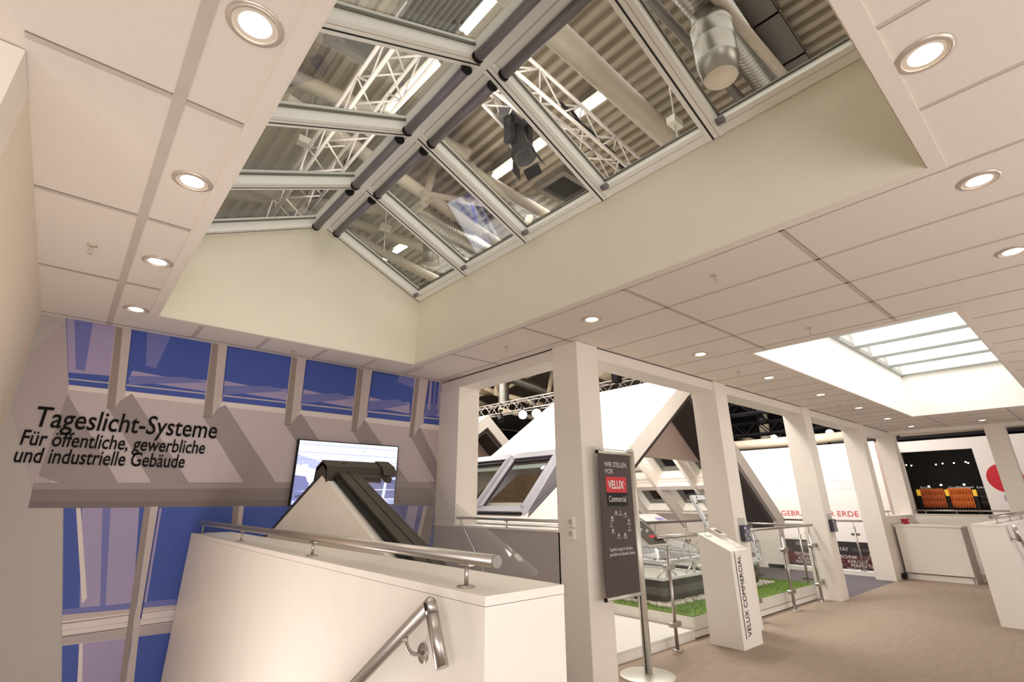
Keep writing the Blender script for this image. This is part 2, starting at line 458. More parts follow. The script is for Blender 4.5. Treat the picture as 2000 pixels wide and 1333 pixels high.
mb.box(VX0, VX1, VY1-.06, VY1, Z2-.03, Z2+.05); mb.box(VX0, VX1, VY0, VY0+.06, Z2-.03, Z2+.05)
mb.box(VX0, VX0+.06, VY0, VY1, Z2-.03, Z2+.05); mb.box(VX1-.06, VX1, VY0, VY1, Z2-.03, Z2+.05)
obj('outer_frame', mb, M_BAR, w2)
NP = 7; PW = (VX1-VX0-.12)/NP
for k in range(NP):
    x0 = VX0+.06+k*PW
    u = Vector((PW*.93, 0, .34)); nrm = Vector((-.34, 0, PW)).normalized()
    mb = MB(); mb.obox(Vector((x0, VY0+.06, Z2)), u, (0, VY1-VY0-.12, 0), nrm*.012)
    e = Vector((x0, VY0+.06, Z2))+u
    mb.obox(e, (x0+PW-e.x, 0, Z2-e.z), (0, VY1-VY0-.12, 0), (.012, 0, .004))
    obj('glass_pane', mb, M_SKYON, w2)
    mb = MB(); mb.box(x0-.014, x0+.014, VY0+.06, VY1-.06, Z2-.03, Z2+.02)
    e = Vector((x0, VY0+.06, Z2))+u
    mb.obox(e-u.normalized()*.03-nrm*.03, u.normalized()*.03, (0, VY1-VY0-.12, 0), nrm*.03)
    m_ = e+(-u)*.5; mb.obox(m_-nrm*.012, u.normalized()*.014, (0, VY1-VY0-.12, 0), nrm*.006)
    obj('glazing_bar', mb, M_BAR, w2)
    mb = MB(); mb.tube([(x0+.12, VY1-.10, Z2+.02), (x0+.12, VY1-.03, Z2+.02)], .045, 12)
    obj('hinge_cap', mb, M_RING, w2)
lamp('skylight_glow', 'AREA', ((VX0+VX1)/2, (VY0+VY1)/2, Z2-.08), 42, (1, .99, .97), ((VX0+VX1)/2, (VY0+VY1)/2, 0), VX1-VX0-.2, VY1-VY0-.2)

# ------------------------------------------------------------------ the printed picture on the end wall (flat)
P_SET = [(176, 164, 162), (56, 78, 156), (156, 144, 178), (214, 203, 198), (140, 126, 118), (146, 134, 134), (124, 112, 110), (112, 99, 97), (186, 172, 168), (34, 54, 122), (24, 16, 14), (104, 108, 168), (186, 173, 174), (171, 159, 158)]
PM = [mat('print_%s' % n, c, .6, var=.02) for n, c in zip(('grey', 'blue', 'lilac', 'sill', 'mullion', 'stripe', 'shade', 'deep_shade', 'light_grey', 'deep_blue', 'ink', 'violet', 'pale', 'mid_grey'), P_SET)]
GREY, BLUE, LILAC, SILL, MULL, STRIPE, SHADE, DEEP, LGREY, DBLUE, INK, VIOLET, PALE, MGREY = range(14)
mb = MB()
_layer = [0]
def pp(pts, mi):
    _layer[0] += 1
    y = YB-.0008-.00006*_layer[0]
    q = [at(px, py, 'y', YB) for px, py in pts]
    q = [Vector((min(p.x, RX+.0), y, min(p.z, ZC-.002))) for p in q]
    n = (q[1]-q[0]).cross(q[2]-q[0])
    mb.face(q if n.y < 0 else q[::-1], mi)
def lerp(a, b, t): return a+(b-a)*t
# light fields of the grey wall
pp([(135, 622), (60, 690), (20, 800), (62, 955), (100, 955), (132, 770)], MGREY)
pp([(133, 762), (866, 842), (852, 945), (100, 945)], PALE)
# upper band of windows
pp([(136, 600), (880, 740), (866, 832), (134, 752)], BLUE)
mull_up = [(136, 214, 240), (258, 403, 430), (437, 561, 583), (590, 690, 711), (716, 801, 818), (822, 864, 870)]
bx = [(134, 228), (247, 405), (425, 560), (580, 690), (704, 800), (812, 864)]
def bot(x): return 752+(x-134)*(832-752)/(866-134)
pp([(134, 610), (228, 640), (220, 735), (134, 728)], LILAC)
pp([(150, 610), (185, 620), (166, 725), (148, 722)], VIOLET)
for i, (a, b) in enumerate(bx):
    if i: pp([(a+12, bot(a)-40), ((a+b)/2, bot((a+b)/2)-36), (b, bot(b)-46+8), (b, bot(b)-16), (a+4, bot(a)-22)], LILAC)
    if i: pp([(a+8, bot(a)-30), (a+(b-a)*.75, bot(b)-44), (b, bot(b)-34), (a+40, bot(a)-14), (a+4, bot(a)-12)], VIOLET)
    pp([(a, bot(a)-13), (b, bot(b)-13), (b, bot(b)-10.5), (a, bot(a)-10.5)], PALE)
pp([(290, 640), (335, 650), (305, 720), (285, 715)], VIOLET)
pp([(430, 672), (850, 741), (866, 752), (520, 690), (430, 676)], DBLUE)
pp([(780, 726), (815, 733), (812, 760), (775, 746)], VIOLET)
for k in range(5):
    x = 822+k*9
    pp([(x, 730), (x+5, 731), (x, 800), (x-5, 800)], LILAC if k % 2 == 0 else VIOLET)
# sill
pp([(134, 752), (866, 832), (865, 842), (133, 762)], SILL)
# diagonal light and shadow stripes
pp([(132, 770), (231, 945), (120, 945), (75, 930)], STRIPE)
pp([(211, 798), (258, 769), (370, 945), (296, 945)], STRIPE)
pp([(396, 814), (440, 791), (540, 945), (477, 945)], STRIPE)
pp([(557, 830), (588, 808), (680, 945), (630, 945)], STRIPE)
pp([(687, 842), (712, 820), (800, 945), (752, 945)], STRIPE)
pp([(801, 853), (818, 830), (870, 905), (855, 945)], STRIPE)
# posts in front of the upper windows
for (tx0, tx1, ty, bx0, bx1, by) in ((229, 243, 630, 208, 225, 797), (416.5, 429, 662, 397, 414, 814), (572, 582, 690, 555, 568, 829.5), (700, 711, 710, 686, 697, 841.5), (812, 820, 732, 799, 807, 853)):
    pp([(tx1, ty), (tx1+17, ty+4), (bx1+20, by-28), (bx1, by)], LGREY)
    pp([(tx1+17, ty+4), (tx1+20, ty+4), (bx1+21, by-40), (bx1+19, by-33)], DBLUE)
    pp([(tx0, ty), (tx1, ty), (bx1, by), (bx0, by)], MULL)
    pp([(tx0-1.5, ty), (tx0, ty), (bx0, by), (bx0-1.5, by)], LGREY)
    pp([(bx0-1, by), (bx1, by), (bx1, by+1.3), (bx0-1, by+1.3)], DEEP)
# rounded shaded lower edge of the printed wall
for i, c in enumerate((STRIPE, SHADE, SHADE, DEEP)):
    y0, y1 = 945+i*12, 945+(i+1)*12
    pp([(lerp(66, 55, i/4), y0-.4), (858, 941.6+i*11.3), (856, 942+(i+1)*11.3), (lerp(66, 55, (i+1)/4), y1)], c)
# lower windows
pp([(124, 993), (856, 987), (856, 1420), (120, 1420)], BLUE)
pp([(160, 993), (272, 992), (243, 1420), (150, 1420)], LILAC)
pp([(200, 993), (216, 993), (205, 1200), (195, 1200)], VIOLET)
pp([(148.5, 993), (157.5, 993), (170, 1168), (160, 1180)], SILL)
pp([(155, 1258), (162, 1258), (158, 1420), (146, 1420)], SILL)
pp([(275, 993), (284, 993), (262, 1133), (270, 1060)], BLUE)
pp([(310, 993), (316, 993), (283, 1195), (277, 1195)], LILAC)
for (l, r_, c) in ((1191, 1170, VIOLET), (1202, 1182, LGREY), (1214, 1187, SILL)):
    pp([(121.5, l), (345, r_), (345, 1235), (121.5, 1262)], c)
pp([(121.5, 1243), (345, 1212), (345, 1214), (121.5, 1246)], SHADE)
pp([(121.5, 1218), (345, 1189), (345, 1190), (121.5, 1220)], DEEP)
pp([(121.5, 1232), (345, 1203), (345, 1204), (121.5, 1233)], MGREY)
pp([(121.5, 1246), (345, 1215), (345, 1235), (121.5, 1261)], MGREY)
pp([(294, 990), (309, 990), (272, 1230), (252, 1420), (234, 1420)], LGREY)
pp([(309, 990), (312, 990), (276, 1210), (273, 1210)], DBLUE)
pp([(282, 990), (294, 990), (232, 1420), (220, 1420)], MULL)
pp([(455, 989), (467, 989), (462, 1035), (451, 1035)], MULL)
pp([(467, 989), (476, 989), (471, 1035), (462, 1035)], LGREY)
for (a, b, c) in ((786, 797, BLUE), (797, 817, LILAC), (817, 827, BLUE), (827, 834, PALE), (834, 852, SHADE)):
    pp([(a, 989), (b, 989), (b-22, 1110), (a-26, 1110)], c)
pr_o = obj('printed_mural', mb, PM, wall_back)
# lettering
mb = MB()
def wtext(txt, pa, pb, size):
    a = at(*pa, 'y', YB); b = at(*pb, 'y', YB)
    mb.text(txt, (a.x, YB-.010, a.z), (1, 0, 0), (0, 0, 1), size, width=b.x-a.x, bold=.0022)
wtext('Tageslicht-Systeme', (62, 833), (421, 857), .262)
wtext('Für öffentliche, gewerbliche', (36, 869), (396, 889), .190)
wtext('und industrielle Gebäude', (23, 903), (356, 919), .190)
obj('wall_lettering', mb, M_TXT, wall_back)['label'] = 'black lettering Tageslicht-Systeme'

# ------------------------------------------------------------------ television on the printed wall
t = thing('television', 'flat television with a bright bluish picture on the printed wall behind the dark-capped gable model', 'television', (2.72, YB, 1.56))
mb = MB(); mb.box(2.055, 3.395, YB-.06, YB-.012, 1.562, 2.315)
obj('casing', mb, M_BLACK, t)
EB = [mat('screen_%s' % n, c, .4, emit=c, estr=s) for n, c, s in (('white', (226, 234, 255), 1.0), ('blue', (172, 182, 236), .8), ('shade', (116, 122, 176), .7), ('line', (150, 164, 210), .8), ('dark', (84, 88, 130), .6))]
mb = MB()
def sp(pts, mi, k=0):
    q = [Vector((2.07+u*1.31, YB-.061-.0003*k, 1.577+v*.725)) for u, v in pts]
    n = (q[1]-q[0]).cross(q[2]-q[0]); mb.face(q if n.y < 0 else q[::-1], mi)
sp([(0, 0), (1, 0), (1, 1), (0, 1)], 0, 0)
sp([(0, .16), (.42, .55), (.42, .42), (.2, .35), (0, .35)], 1, 1); sp([(0, .78), (.4, .58), (.4, .45), (0, .62)], 1, 1)
sp([(0, .45), (.16, .42), (.16, .22), (0, .2)], 2, 2); sp([(0, .2), (1, .24), (1, .1), (0, .05)], 2, 2)
sp([(.55, .40), (1, .44), (1, .58), (.6, .55)], 1, 1); sp([(.6, .40), (1, .42), (1, .25), (.6, .25)], 2, 3)
sp([(0, .0), (1, .0), (1, .08), (0, .06)], 1, 3); sp([(.5, .02), (.95, .04), (.8, .14), (.5, .1)], 0, 5)
for y in (.93, .80, .69): sp([(0, y+.01), (1, y), (1, y+.012), (0, y+.022)], 3, 4)
for x in (.12, .38, .86): sp([(x, .1), (x+.03, .1), (x+.05, .42), (x+.02, .42)], 0, 6)
sp([(.05, .62), (.1, .62), (.16, .36), (.12, .34)], 0, 6)
for x, y in ((.62, .87), (.93, .72)): sp([(x, y), (x+.02, y), (x+.01, y+.05)], 3, 6)
sp([(.02, .14), (.3, .2), (.3, .17), (.02, .1)], 4, 6)
obj('screen', mb, EB, t)

# ------------------------------------------------------------------ white parapet beside the stairs, with its rails
BX0, BX1, BY0, BY1, BZ = 1.10, 1.457, 1.40, 6.10, 1.32
t = thing('stair_parapet', 'long white boxed parapet beside the stairs in the foreground', 'parapet', ((BX0+BX1)/2, (BY0+BY1)/2, 0))
mb = MB(); mb.box(BX0, BX1, BY0, BY1, -2.2, BZ-.03)
obj('body', mb, M_WHITE, t)
mb = MB(); mb.box(BX0-.001, BX1+.001, BY0-.001, BY1+.001, BZ-.028, BZ)
obj('top_board', mb, M_WHITE, t)
def top_rail(label, p0, p1, posts, z, r=.021, flange=.032, zb=None):
    t = thing('handrail', label, 'handrail', (*posts[0], zb))
    a, b = Vector((*p0, z)), Vector((*p1, z)); d = (b-a).normalized()
    mb = MB(); mb.tube([a, b], r, 24)
    obj('rail_tube', mb, M_STEEL, t)
    for end, s in ((a, -1), (b, 1)):
        mb = MB(); mb.lathe(end, [(r*1.02, -.004 if s > 0 else -.002), (r*1.02, .002), (r*.96, .004)], 24, axis=d*s)
        obj('end_cap', mb, M_STEELCAP, t)
    for px, py in posts:
        mb = MB(); mb.tube([(px, py, zb), (px, py, z-r*.7)], .0075, 14)
        mb.lathe((px, py, zb), [(flange, 0), (flange, .004), (flange*.55, .007), (.011, .007)], 24)
        mb.obox(Vector((px, py, z-r-.004))-d*.03-d.cross(Vector((0, 0, 1)))*.012, d*.06, d.cross(Vector((0, 0, 1)))*.024, (0, 0, .006))
        obj('support', mb, M_STEEL, t)
    return t
top_rail('thick steel handrail on top of the white foreground parapet', (1.166, 1.425), (1.166, 6.06), [(1.166, 1.594), (1.163, 3.053), (1.163, 4.54), (1.163, 5.95)], 1.413, zb=BZ)
top_rail('thin steel handrail on the grey half wall in front of the white show house windows', (RX+.04, 3.96), (RX+.04, 5.93), [(RX+.04, 4.826), (RX+.04, 5.75)], 1.405, .018, .026, zb=1.32)
# stair handrail fixed to the parapet face
t = thing('stair_handrail', 'sloping steel stair handrail with hanging end tube on the white foreground parapet', 'handrail', (BX0, 1.75, 1.1))
J = Vector((1.025, 1.60, 1.283)); E0 = Vector((1.025, 1.515, 1.122)); S1 = Vector((1.025, 4.2, 1.283-(4.2-1.60)*.665))
mb = MB(); mb.tube([J+(S1-J).normalized()*.012, S1], .0212, 24); obj('rail_tube', mb, M_STEEL, t)
mb = MB(); mb.tube([J+(E0-J).normalized()*.02, E0], .0212, 24); mb.lathe(E0, [(.0212, -.001), (.0205, .003)], 24, axis=(E0-J)); obj('end_tube', mb, M_STEEL, t)
mb = MB()
dd = (E0-J).normalized()
mb.lathe(J, [(.0005, .022), (.008, .0205), (.015, .0155), (.0195, .008), (.0216, 0), (.0216, -.03)], 28, axis=-dd)
mb.lathe(J+(S1-J).normalized()*.012, [(.0205, -.004), (.0205, .012), (.0212, .012)], 24, axis=(S1-J))
obj('elbow_joint', mb, M_STEEL, t)
mb = MB(); mb.obox(J+Vector((-.0222, 0, 0))-dd*.004+Vector((0, .004, 0)), dd*.024, (0, -.012, .004), (.0008, 0, 0)); obj('joint_slot', mb, M_BLACK, t)
Bk = Vector((BX0, 1.745, 1.105))
mb = MB(); mb.lathe(Bk, [(.032, 0), (.032, .004), (.030, .006), (.012, .006)], 28, axis=(-1, 0, 0))
for a in (90, 210, 330): mb.lathe(Bk+Vector((-.006, math.cos(math.radians(a))*.021, math.sin(math.radians(a))*.021)), [(.005, 0), (.004, .002)], 10, axis=(-1, 0, 0))
obj('wall_flange', mb, M_STEEL, t)
mb = MB(); tp = J+(S1-J).normalized()*.175+Vector((0, -.004, -.02))
pts = [Bk+Vector((-.004, 0, 0))]
for k in range(9):
    th = k/8*math.pi/2
    pts.append(Vector((Bk.x-.02-math.sin(th)*.055, lerp(Bk.y, tp.y, k/8), Bk.z+(1-math.cos(th))*(tp.z-Bk.z))))
mb.tube(pts, .0065, 14)
u = (S1-J).normalized(); mb.obox(tp-u*.022+Vector((-.008, 0, -.003)), u*.044, (.016, 0, 0), (0, 0, .005))
obj('bracket_arm', mb, M_STEEL, t)

# ------------------------------------------------------------------ gable model with a dark ridge cap and a glass slope
t = thing('roof_ridge_model', 'white gable model with a dark ridge cap and glass slope, behind the foreground parapet', 'display model', (1.9, 4.19, 0))
PX = 1.60; pk = Vector((PX, 4.19, 1.812)); sl = .43
def gy(y): return pk.z-abs(y-pk.y)*sl
mb = MB()
mb.prism([(PX, 2.6, gy(2.6)-.02), (PX, pk.y, pk.z), (PX, 5.85, gy(5.85)), (PX, 5.85, .9), (PX, 2.6, .9)], (.26, 0, 0))
mb.box(PX, PX+1.0, 2.6, 5.85, 0, .9)
obj('gable_board', mb, M_WHITE, t)
un = Vector((0, -1, -sl)).normalized(); nn = Vector((0, -sl, 1)).normalized()
ul = Vector((0, 1, -sl)).normalized(); nl = Vector((0, sl, 1)).normalized()
mb = MB(); mb.obox(Vector((PX, pk.y, pk.z)), (.06, 0, 0), ul*1.8, nl*.035); obj('verge_trim', mb, M_DARK, t)
mb = MB(); a = Vector((PX+.045, pk.y-.02, pk.z-.0))
mb.obox(a, (.03, 0, 0), un*1.75, nn*.03, 1); mb.obox(a+Vector((.03, 0, 0))+nn*.012, (.17, 0, 0), un*1.75, nn*.045, 0)
mb.obox(a+Vector((.108, 0, 0))+nn*.057, (.008, 0, 0), un*1.75, nn*.0025, 2)
obj('slope_frame', mb, [M_DARK, M_BLACK, M_BLACK], t)
mb = MB(); mb.obox(a+Vector((.18, 0, 0))+nn*.03+un*.12, (.62, 0, 0), un*1.6, nn*.03); obj('glass_pane', mb, M_ACRYL, t)
mb = MB(); mb.obox(a+Vector((.20, 0, 0))+nn*.032+un*.10, (.27, 0, 0), un*.05, nn*.02); mb.obox(a+Vector((.42, 0, 0))+nn*.012+un*.08, (.05, 0, 0), un*.10, nn*.04)
obj('glass_clamp', mb, M_DARK, t)
# ridge cap: folded profile along x
prof = [(-.125, -.045), (-.105, .062), (.012, .115), (.13, .062), (.155, -.04), (.13, -.06), (.105, .03), (0, .075), (-.09, .03), (-.105, -.06)]
mb = MB(); x0 = PX-.012
mb.prism([(x0, pk.y+y, pk.z+z) for y, z in prof], (.47, 0, 0))
mb.prism([(x0, pk.y+y, pk.z+z) for y, z in [(-.118, -.05), (-.10, .05), (.01, .10), (.12, .05), (.145, -.05), (.02, -.0), (0, .0)]], (.012, 0, 0))
obj('ridge_cap', mb, M_DARK, t)
mb = MB(); mb.prism([(x0+.47, pk.y+y, pk.z+z) for y, z in [(-.165, .0), (-.165, .018), (-.115, .074), (.012, .126), (.135, .074), (.14, -.02), (.012, .02), (-.12, -.01)]], (.12, 0, 0)); obj('cap_flap', mb, M_DARK, t)
for yy, zz in ((-.05, .088),):
    mb = MB(); mb.lathe((x0+.16, pk.y+yy, pk.z+zz), [(.009, -.003), (.009, .004), (.004, .006)], 12, axis=(0, -.45, .9)); obj('cap_screw', mb, M_BLACK, t)

# ------------------------------------------------------------------ switches on the first column
for z, which in ((1.405, 'upper'), (1.295, 'lower')):
    t = thing('light_switch', which+' of the two white switches on the column by the dark banner', 'switch', (RX, 3.76, z))
    mb = MB(); mb.box(RX-.022, RX, 3.71, 3.81, z-.05, z+.05); obj('plate', mb, M_WHITE, t)
    mb = MB(); mb.lathe((RX-.022, 3.76, z), [(.026, 0), (.026, .004), (.023, .004), (.023, .001), (.0, .001)], 24, axis=(-1, 0, 0))
    obj('dial_ring', mb, M_JOINT, t)

# ------------------------------------------------------------------ banner stand
t = thing('banner_stand', 'dark vertical banner stand with white text on a silver pole beside the nearest column', 'banner stand', (4.80, 3.50, 0))
bxp, byp = 4.80, 3.50
mb = MB(); mb.lathe((bxp-.02, byp, 0), [(.27, 0), (.27, .008), (.255, .014), (.06, .022), (.0, .022)], 40); obj('foot_plate', mb, M_ALU, t)
mb = MB(); mb.tube([(bxp, byp, .015), (bxp, byp, 2.12)], .042, 24); mb.lathe((bxp, byp, 2.12), [(.042, 0), (.038, .02), (.026, .035), (.0, .042)], 24); obj('pole', mb, M_ALU, t)
mb = MB(); mb.box(bxp-.047, bxp-.038, byp-.012, byp-.004, .03, 2.12); obj('pole_groove', mb, M_BLACK, t)
ya = 3.47
mb = MB(); mb.face([(4.20, ya, .735), (4.735, ya, .735), (4.735, ya, 2.085), (4.20, ya, 2.085)]); mb.face([(4.735, ya+.003, .735), (4.20, ya+.003, .735), (4.20, ya+.003, 2.085), (4.735, ya+.003, 2.085)])
M_BANNER = mat('banner_cloth', (72, 58, 56), .6, var=.03)
obj('banner_cloth', mb, M_BANNER, t)
for z, n in ((2.09, 'top'), (.72, 'bottom')):
    mb = MB(); mb.tube([(4.19, ya, z), (4.77, ya, z)], .017, 16); mb.tube([(4.175, ya, z), (4.19, ya, z)], .019, 16, 1)
    if n == 'top':
        mb.box(4.16, 4.77, ya-.006, ya+.006, z+.026, z+.040)
        for x in (4.25, 4.68): mb.box(x, x+.008, ya-.004, ya+.004, z+.012, z+.028)
    obj('clamp_bar', mb, [M_ALU, M_BLACK], t)
yt = ya-.002
ux, uz = (1, 0, 0), (0, 0, 1)
for tx, z, w in (('WIR STELLEN', 1.945, .37), ('VOR', 1.875, .135)): obj('banner_headline', MB().text(tx, (4.29, yt, z), ux, uz, .072, width=w), M_TXTW, t)
mb = MB(); mb.face([(4.30, yt, 1.688), (4.64, yt, 1.688), (4.64, yt, 1.845), (4.30, yt, 1.845)]); obj('red_logo_field', mb, M_RED, t)
mb = MB(); mb.text('VELUX', (4.33, yt-.001, 1.728), ux, uz, .112, width=.27, bold=.003); mb.lathe((4.615, yt-.002, 1.778), [(.006, 0), (.005, .001)], 10, axis=(0, -1, 0)); obj('logo_letters', mb, M_TXTW, t)
mb = MB(); mb.face([(4.30, yt, 1.555), (4.64, yt, 1.555), (4.64, yt, 1.686), (4.30, yt, 1.686)]); obj('black_logo_field', mb, M_BLACK, t)
mb = MB(); mb.text('Commercial', (4.325, yt-.001, 1.596), ux, uz, .088, width=.285); obj('logo_subline', mb, M_TXTW, t)
for tx, z, w in (('Tageslicht-Lösungen für öffentliche,', 1.135, .38), ('gewerbliche und industrielle Gebäude', 1.09, .41)): obj('banner_footline', MB().text(tx, (4.285, yt, z), ux, uz, .045, width=w), M_TXTW, t)
for k, (x, z) in enumerate(((4.43, 1.485), (4.505, 1.49), (4.585, 1.465), (4.36, 1.435), (4.34, 1.375), (4.635, 1.40), (4.36, 1.315), (4.635, 1.335), (4.45, 1.265), (4.555, 1.27))):
    s = .018; mb = MB()
    if k % 3 == 0: mb.box(x-s, x+s, yt-.001, yt, z-.005, z+.012); mb.prism([(x-s, yt, z+.012), (x+s, yt, z+.012), (x, yt, z+.03)], (0, -.001, 0))
    elif k % 3 == 1: mb.box(x-.004, x+.004, yt-.001, yt, z-.005, z+.028); mb.box(x-.014, x+.014, yt-.001, yt, z+.006, z+.011)
    else: mb.lathe((x, yt, z+.012), [(.016, 0), (.016, .001), (.011, .001)], 12, axis=(0, -1, 0))
    mb.box(x-.035, x+.035, yt-.001, yt, z-.018, z-.0125); 
    if k % 2: mb.box(x-.025, x+.025, yt-.001, yt, z-.028, z-.0225)
    obj('pictogram', mb, mat('pictogram_grey', (176, 176, 190), .6), t)

# ------------------------------------------------------------------ pedestal
t = thing('info_pedestal', 'white pedestal with a sloping top and vertical black lettering, in front of a column', 'pedestal', (6.58, 3.48, 0))
x0, x1, y0, y1, zf, zb = 6.34, 6.82, 3.28, 3.69, 1.025, 1.215
mb = MB(); mb.prism([(x0, y0, 0), (x0, y1, 0), (x0, y1, zb-.012), (x0, y0, zf-.012)], (x1-x0, 0, 0)); obj('body', mb, M_WHITE, t)
sd = Vector((0, y1-y0, zb-zf)); sn = Vector((0, -(zb-zf), y1-y0)).normalized()
mb = MB(); mb.obox(Vector((x0-.001, y0-.001, zf-.012)), (x1-x0+.002, 0, 0), sd*1.003, (0, 0, .014)); obj('top_board', mb, M_WHITE, t)
mb = MB(); mb.text('VELUX COMMERCIAL', (6.566, y0-.003, .115), (0, 0, 1), (-1, 0, 0), .126, width=.855); mb.box(6.425, 6.437, y0-.003, y0-.001, .10, zf-.015); obj('lettering', mb, M_TXT, t)
def ptop(a, b, h=0): return Vector((x0+(x1-x0)*a, y0, zf+.003))+sd*b+sn*h
mb = MB(); mb.obox(ptop(.62, .62), (.15, 0, 0), sd*.42, sn*.045); obj('display_unit', mb, mat('unit_grey', (206, 198, 188), .5), t)
mb = MB(); mb.obox(ptop(.70, .72, .0451), (.075, 0, 0), sd*.2, sn*.002); obj('display_window', mb, M_GAP, t)
for b_ in (.30, .08):
    mb = MB(); mb.obox(ptop(.62, b_), (.10, 0, 0), sd*.16, sn*.008); mb.obox(ptop(.66, b_+.02, .008), (.06, 0, 0), sd*.04, sn*.003); obj('push_button', mb, M_WHITE, t)
mb = MB()
for b_, w in ((.86, .07), (.80, .16), (.75, .13)): mb.obox(ptop(.12, b_), (w, 0, 0), sd*.02, sn*.001)
obj('printed_lines', mb, M_TXTG, t)

# ------------------------------------------------------------------ glass railing along the gallery edge
RYL = 3.80
def railing(label, x0, x1, posts, glass_spans, zr=1.19):
    t = thing('glass_railing', label, 'railing', (x0, RYL, 0), 'glass railings along the gallery edge')
    mb = MB(); mb.tube([(x0, RYL, zr), (x1, RYL, zr)], .021, 18); obj('rail_tube', mb, M_STEEL, t)
    for x in posts:
        mb = MB(); mb.tube([(x, RYL, .006), (x, RYL, 1.04)], .021, 16); mb.tube([(x, RYL, 1.04), (x, RYL, 1.055)], .014, 12); mb.tube([(x, RYL, 1.05), (x, RYL, zr-.015)], .007, 10)
        mb.lathe((x, RYL, 0), [(.065, 0), (.065, .008), (.03, .012), (.022, .012)], 24)
        p = obj('post', mb, M_STEEL, t)
        for z in (.86, .26):
            mb = MB(); prof = [(x-.07+.028*math.cos(a), RYL-.026, z+.028*math.sin(a)) for a in [math.pi/2+math.pi*k/8 for k in range(9)]]+[(x+.07+.028*math.cos(a), RYL-.026, z+.028*math.sin(a)) for a in [-math.pi/2+math.pi*k/8 for k in range(9)]]
            mb.prism(prof, (0, .052, 0))
            obj('glass_clamp', mb, M_STEEL, p)
    for a, b in glass_spans:
        mb = MB(); mb.box(a, b, RYL-.004, RYL+.004, .12, 1.03); obj('glass_panel', mb, M_RAILGLASS, t)
    return t
railing('glass railing with steel posts between the dark banner and the white pedestal', 5.58, 7.13, [5.80], [(4.50, 5.75), (5.85, 7.05)])
railing('glass railing with steel posts in front of the grass bed, right of the white pedestal', 7.49, 10.46, [7.93, 9.13, 10.28], [(7.98, 9.08), (9.18, 10.23)])
t = thing('glass_fin', 'narrow glass pane clamped to the side of the column at the end of the railing', 'glass', (10.42, RYL, .2))
mb = MB(); mb.box(10.395, 10.47, RYL-.005, RYL+.005, .12, 1.05); obj('glass_panel', mb, M_RAILGLASS, t)
for z in (.86, .28):
    mb = MB(); mb.box(10.46, 10.499, RYL-.02, RYL+.02, z-.03, z+.03); obj('glass_clamp', mb, M_STEEL, t)

# further railings behind the grass bed
def back_railing(label, a, b, posts, zr=1.17, z0=0):
    a, b = Vector((*a, 0)), Vector((*b, 0)); d = (b-a).normalized(); n = Vector((-d.y, d.x, 0))
    t = thing('glass_railing', label, 'railing', (a.x, a.y, z0), 'glass railings of the terrace')
    mb = MB(); mb.tube([a+Vector((0, 0, zr)), b+Vector((0, 0, zr))], .021, 14); obj('rail_tube', mb, M_STEEL, t)
    L = (b-a).length
    prev = None
    for s in posts:
        q = a+d*s
        mb = MB(); mb.tube([q+Vector((0, 0, z0)), q+Vector((0, 0, 1.02))], .021, 12); mb.tube([q+Vector((0, 0, 1.02)), q+Vector((0, 0, zr))], .007, 8); mb.lathe(q+Vector((0, 0, z0)), [(.06, 0), (.06, .01), (.022, .012)], 18)
        p = obj('post', mb, M_STEEL, t)
        for z in (.86, .28):
            mb = MB(); mb.obox(q-d*.09-n*.012+Vector((0, 0, z-.025)), d*.18, n*.024, (0, 0, .05)); obj('glass_clamp', mb, M_STEEL, p)
        if prev is not None:
            mb = MB(); mb.obox(a+d*(prev+.05)-n*.004+Vector((0, 0, .14)), d*(s-prev-.1), n*.008, (0, 0, .88)); obj('glass_panel', mb, M_RAILGLASS, t)
        prev = s
back_railing('steel and glass railing on the white kerb in front of the wall with red lettering', (14.36, 4.0), (14.36, 5.85), [.30, 1.32], 1.15, .09)
back_railing('steel and glass railing at the right end of the grass bed', (10.62, 4.02), (10.62, 5.85), [.08, .95, 1.75], 1.18)
back_railing('steel and glass railing between the grass bed and the white show house', (5.2, 5.92), (10.55, 5.92), [.1, 1.3, 2.75, 3.5, 4.6, 5.3], 1.22)
t = thing('info_sign', 'white sloping sign on the railing in front of the show house', 'sign', (8.8, 5.92, 1.2))
mb = MB(); mb.prism([(8.35, 5.86, 1.245), (9.05, 5.86, 1.245), (9.05, 6.12, 1.36), (8.35, 6.12, 1.36)], (0, -.004, .012)); obj('plate', mb, M_WHITE, t)
mb = MB(); mb.face([(8.75, 5.868, 1.2635), (9.0, 5.868, 1.2635), (9.0, 5.96, 1.304), (8.75, 5.96, 1.304)]); obj('lilac_print', mb, mat('lilac_print', (150, 138, 196), .5), t)
t = thing('info_board', 'dark tilted information board on the rail right of the banner stand', 'sign', (5.55, 3.85, 1.1))
o0, u_, v_ = Vector((5.36, 3.74, 1.11)), Vector((.40, 0, 0)), Vector((-.04, .34, .27)); n_ = u_.cross(v_).normalized()
mb = MB(); mb.obox(o0, u_, v_, n_*-.02); obj('frame', mb, M_ALU, t)
mb = MB(); mb.obox(o0+u_*.05+v_*.05+n_*.001, u_*.9, v_*.9, n_*.002); obj('board', mb, mat('board_dark', (74, 72, 66), .35), t)
mb = MB(); mb.obox(o0+u_*.45+v_*.28+n_*.003, u_*.3, v_*.10, n_*.001); obj('red_logo', mb, M_RED, t)
mb = MB()
for i in range(5): mb.obox(o0+u_*(.2+.12*i)+v_*(.5+.05*(i % 3))+n_*.003, u_*.05, v_*.06, n_*.001)
mb.obox(o0+u_*.15+v_*.82+n_*.003, u_*.4, v_*.04, n_*.001); obj('print', mb, M_TXTW, t)
mb = MB(); mb.tube([(5.60, RYL, 1.19), (5.60, RYL+.02, 1.24)], .012, 10); obj('bracket', mb, M_STEEL, t)

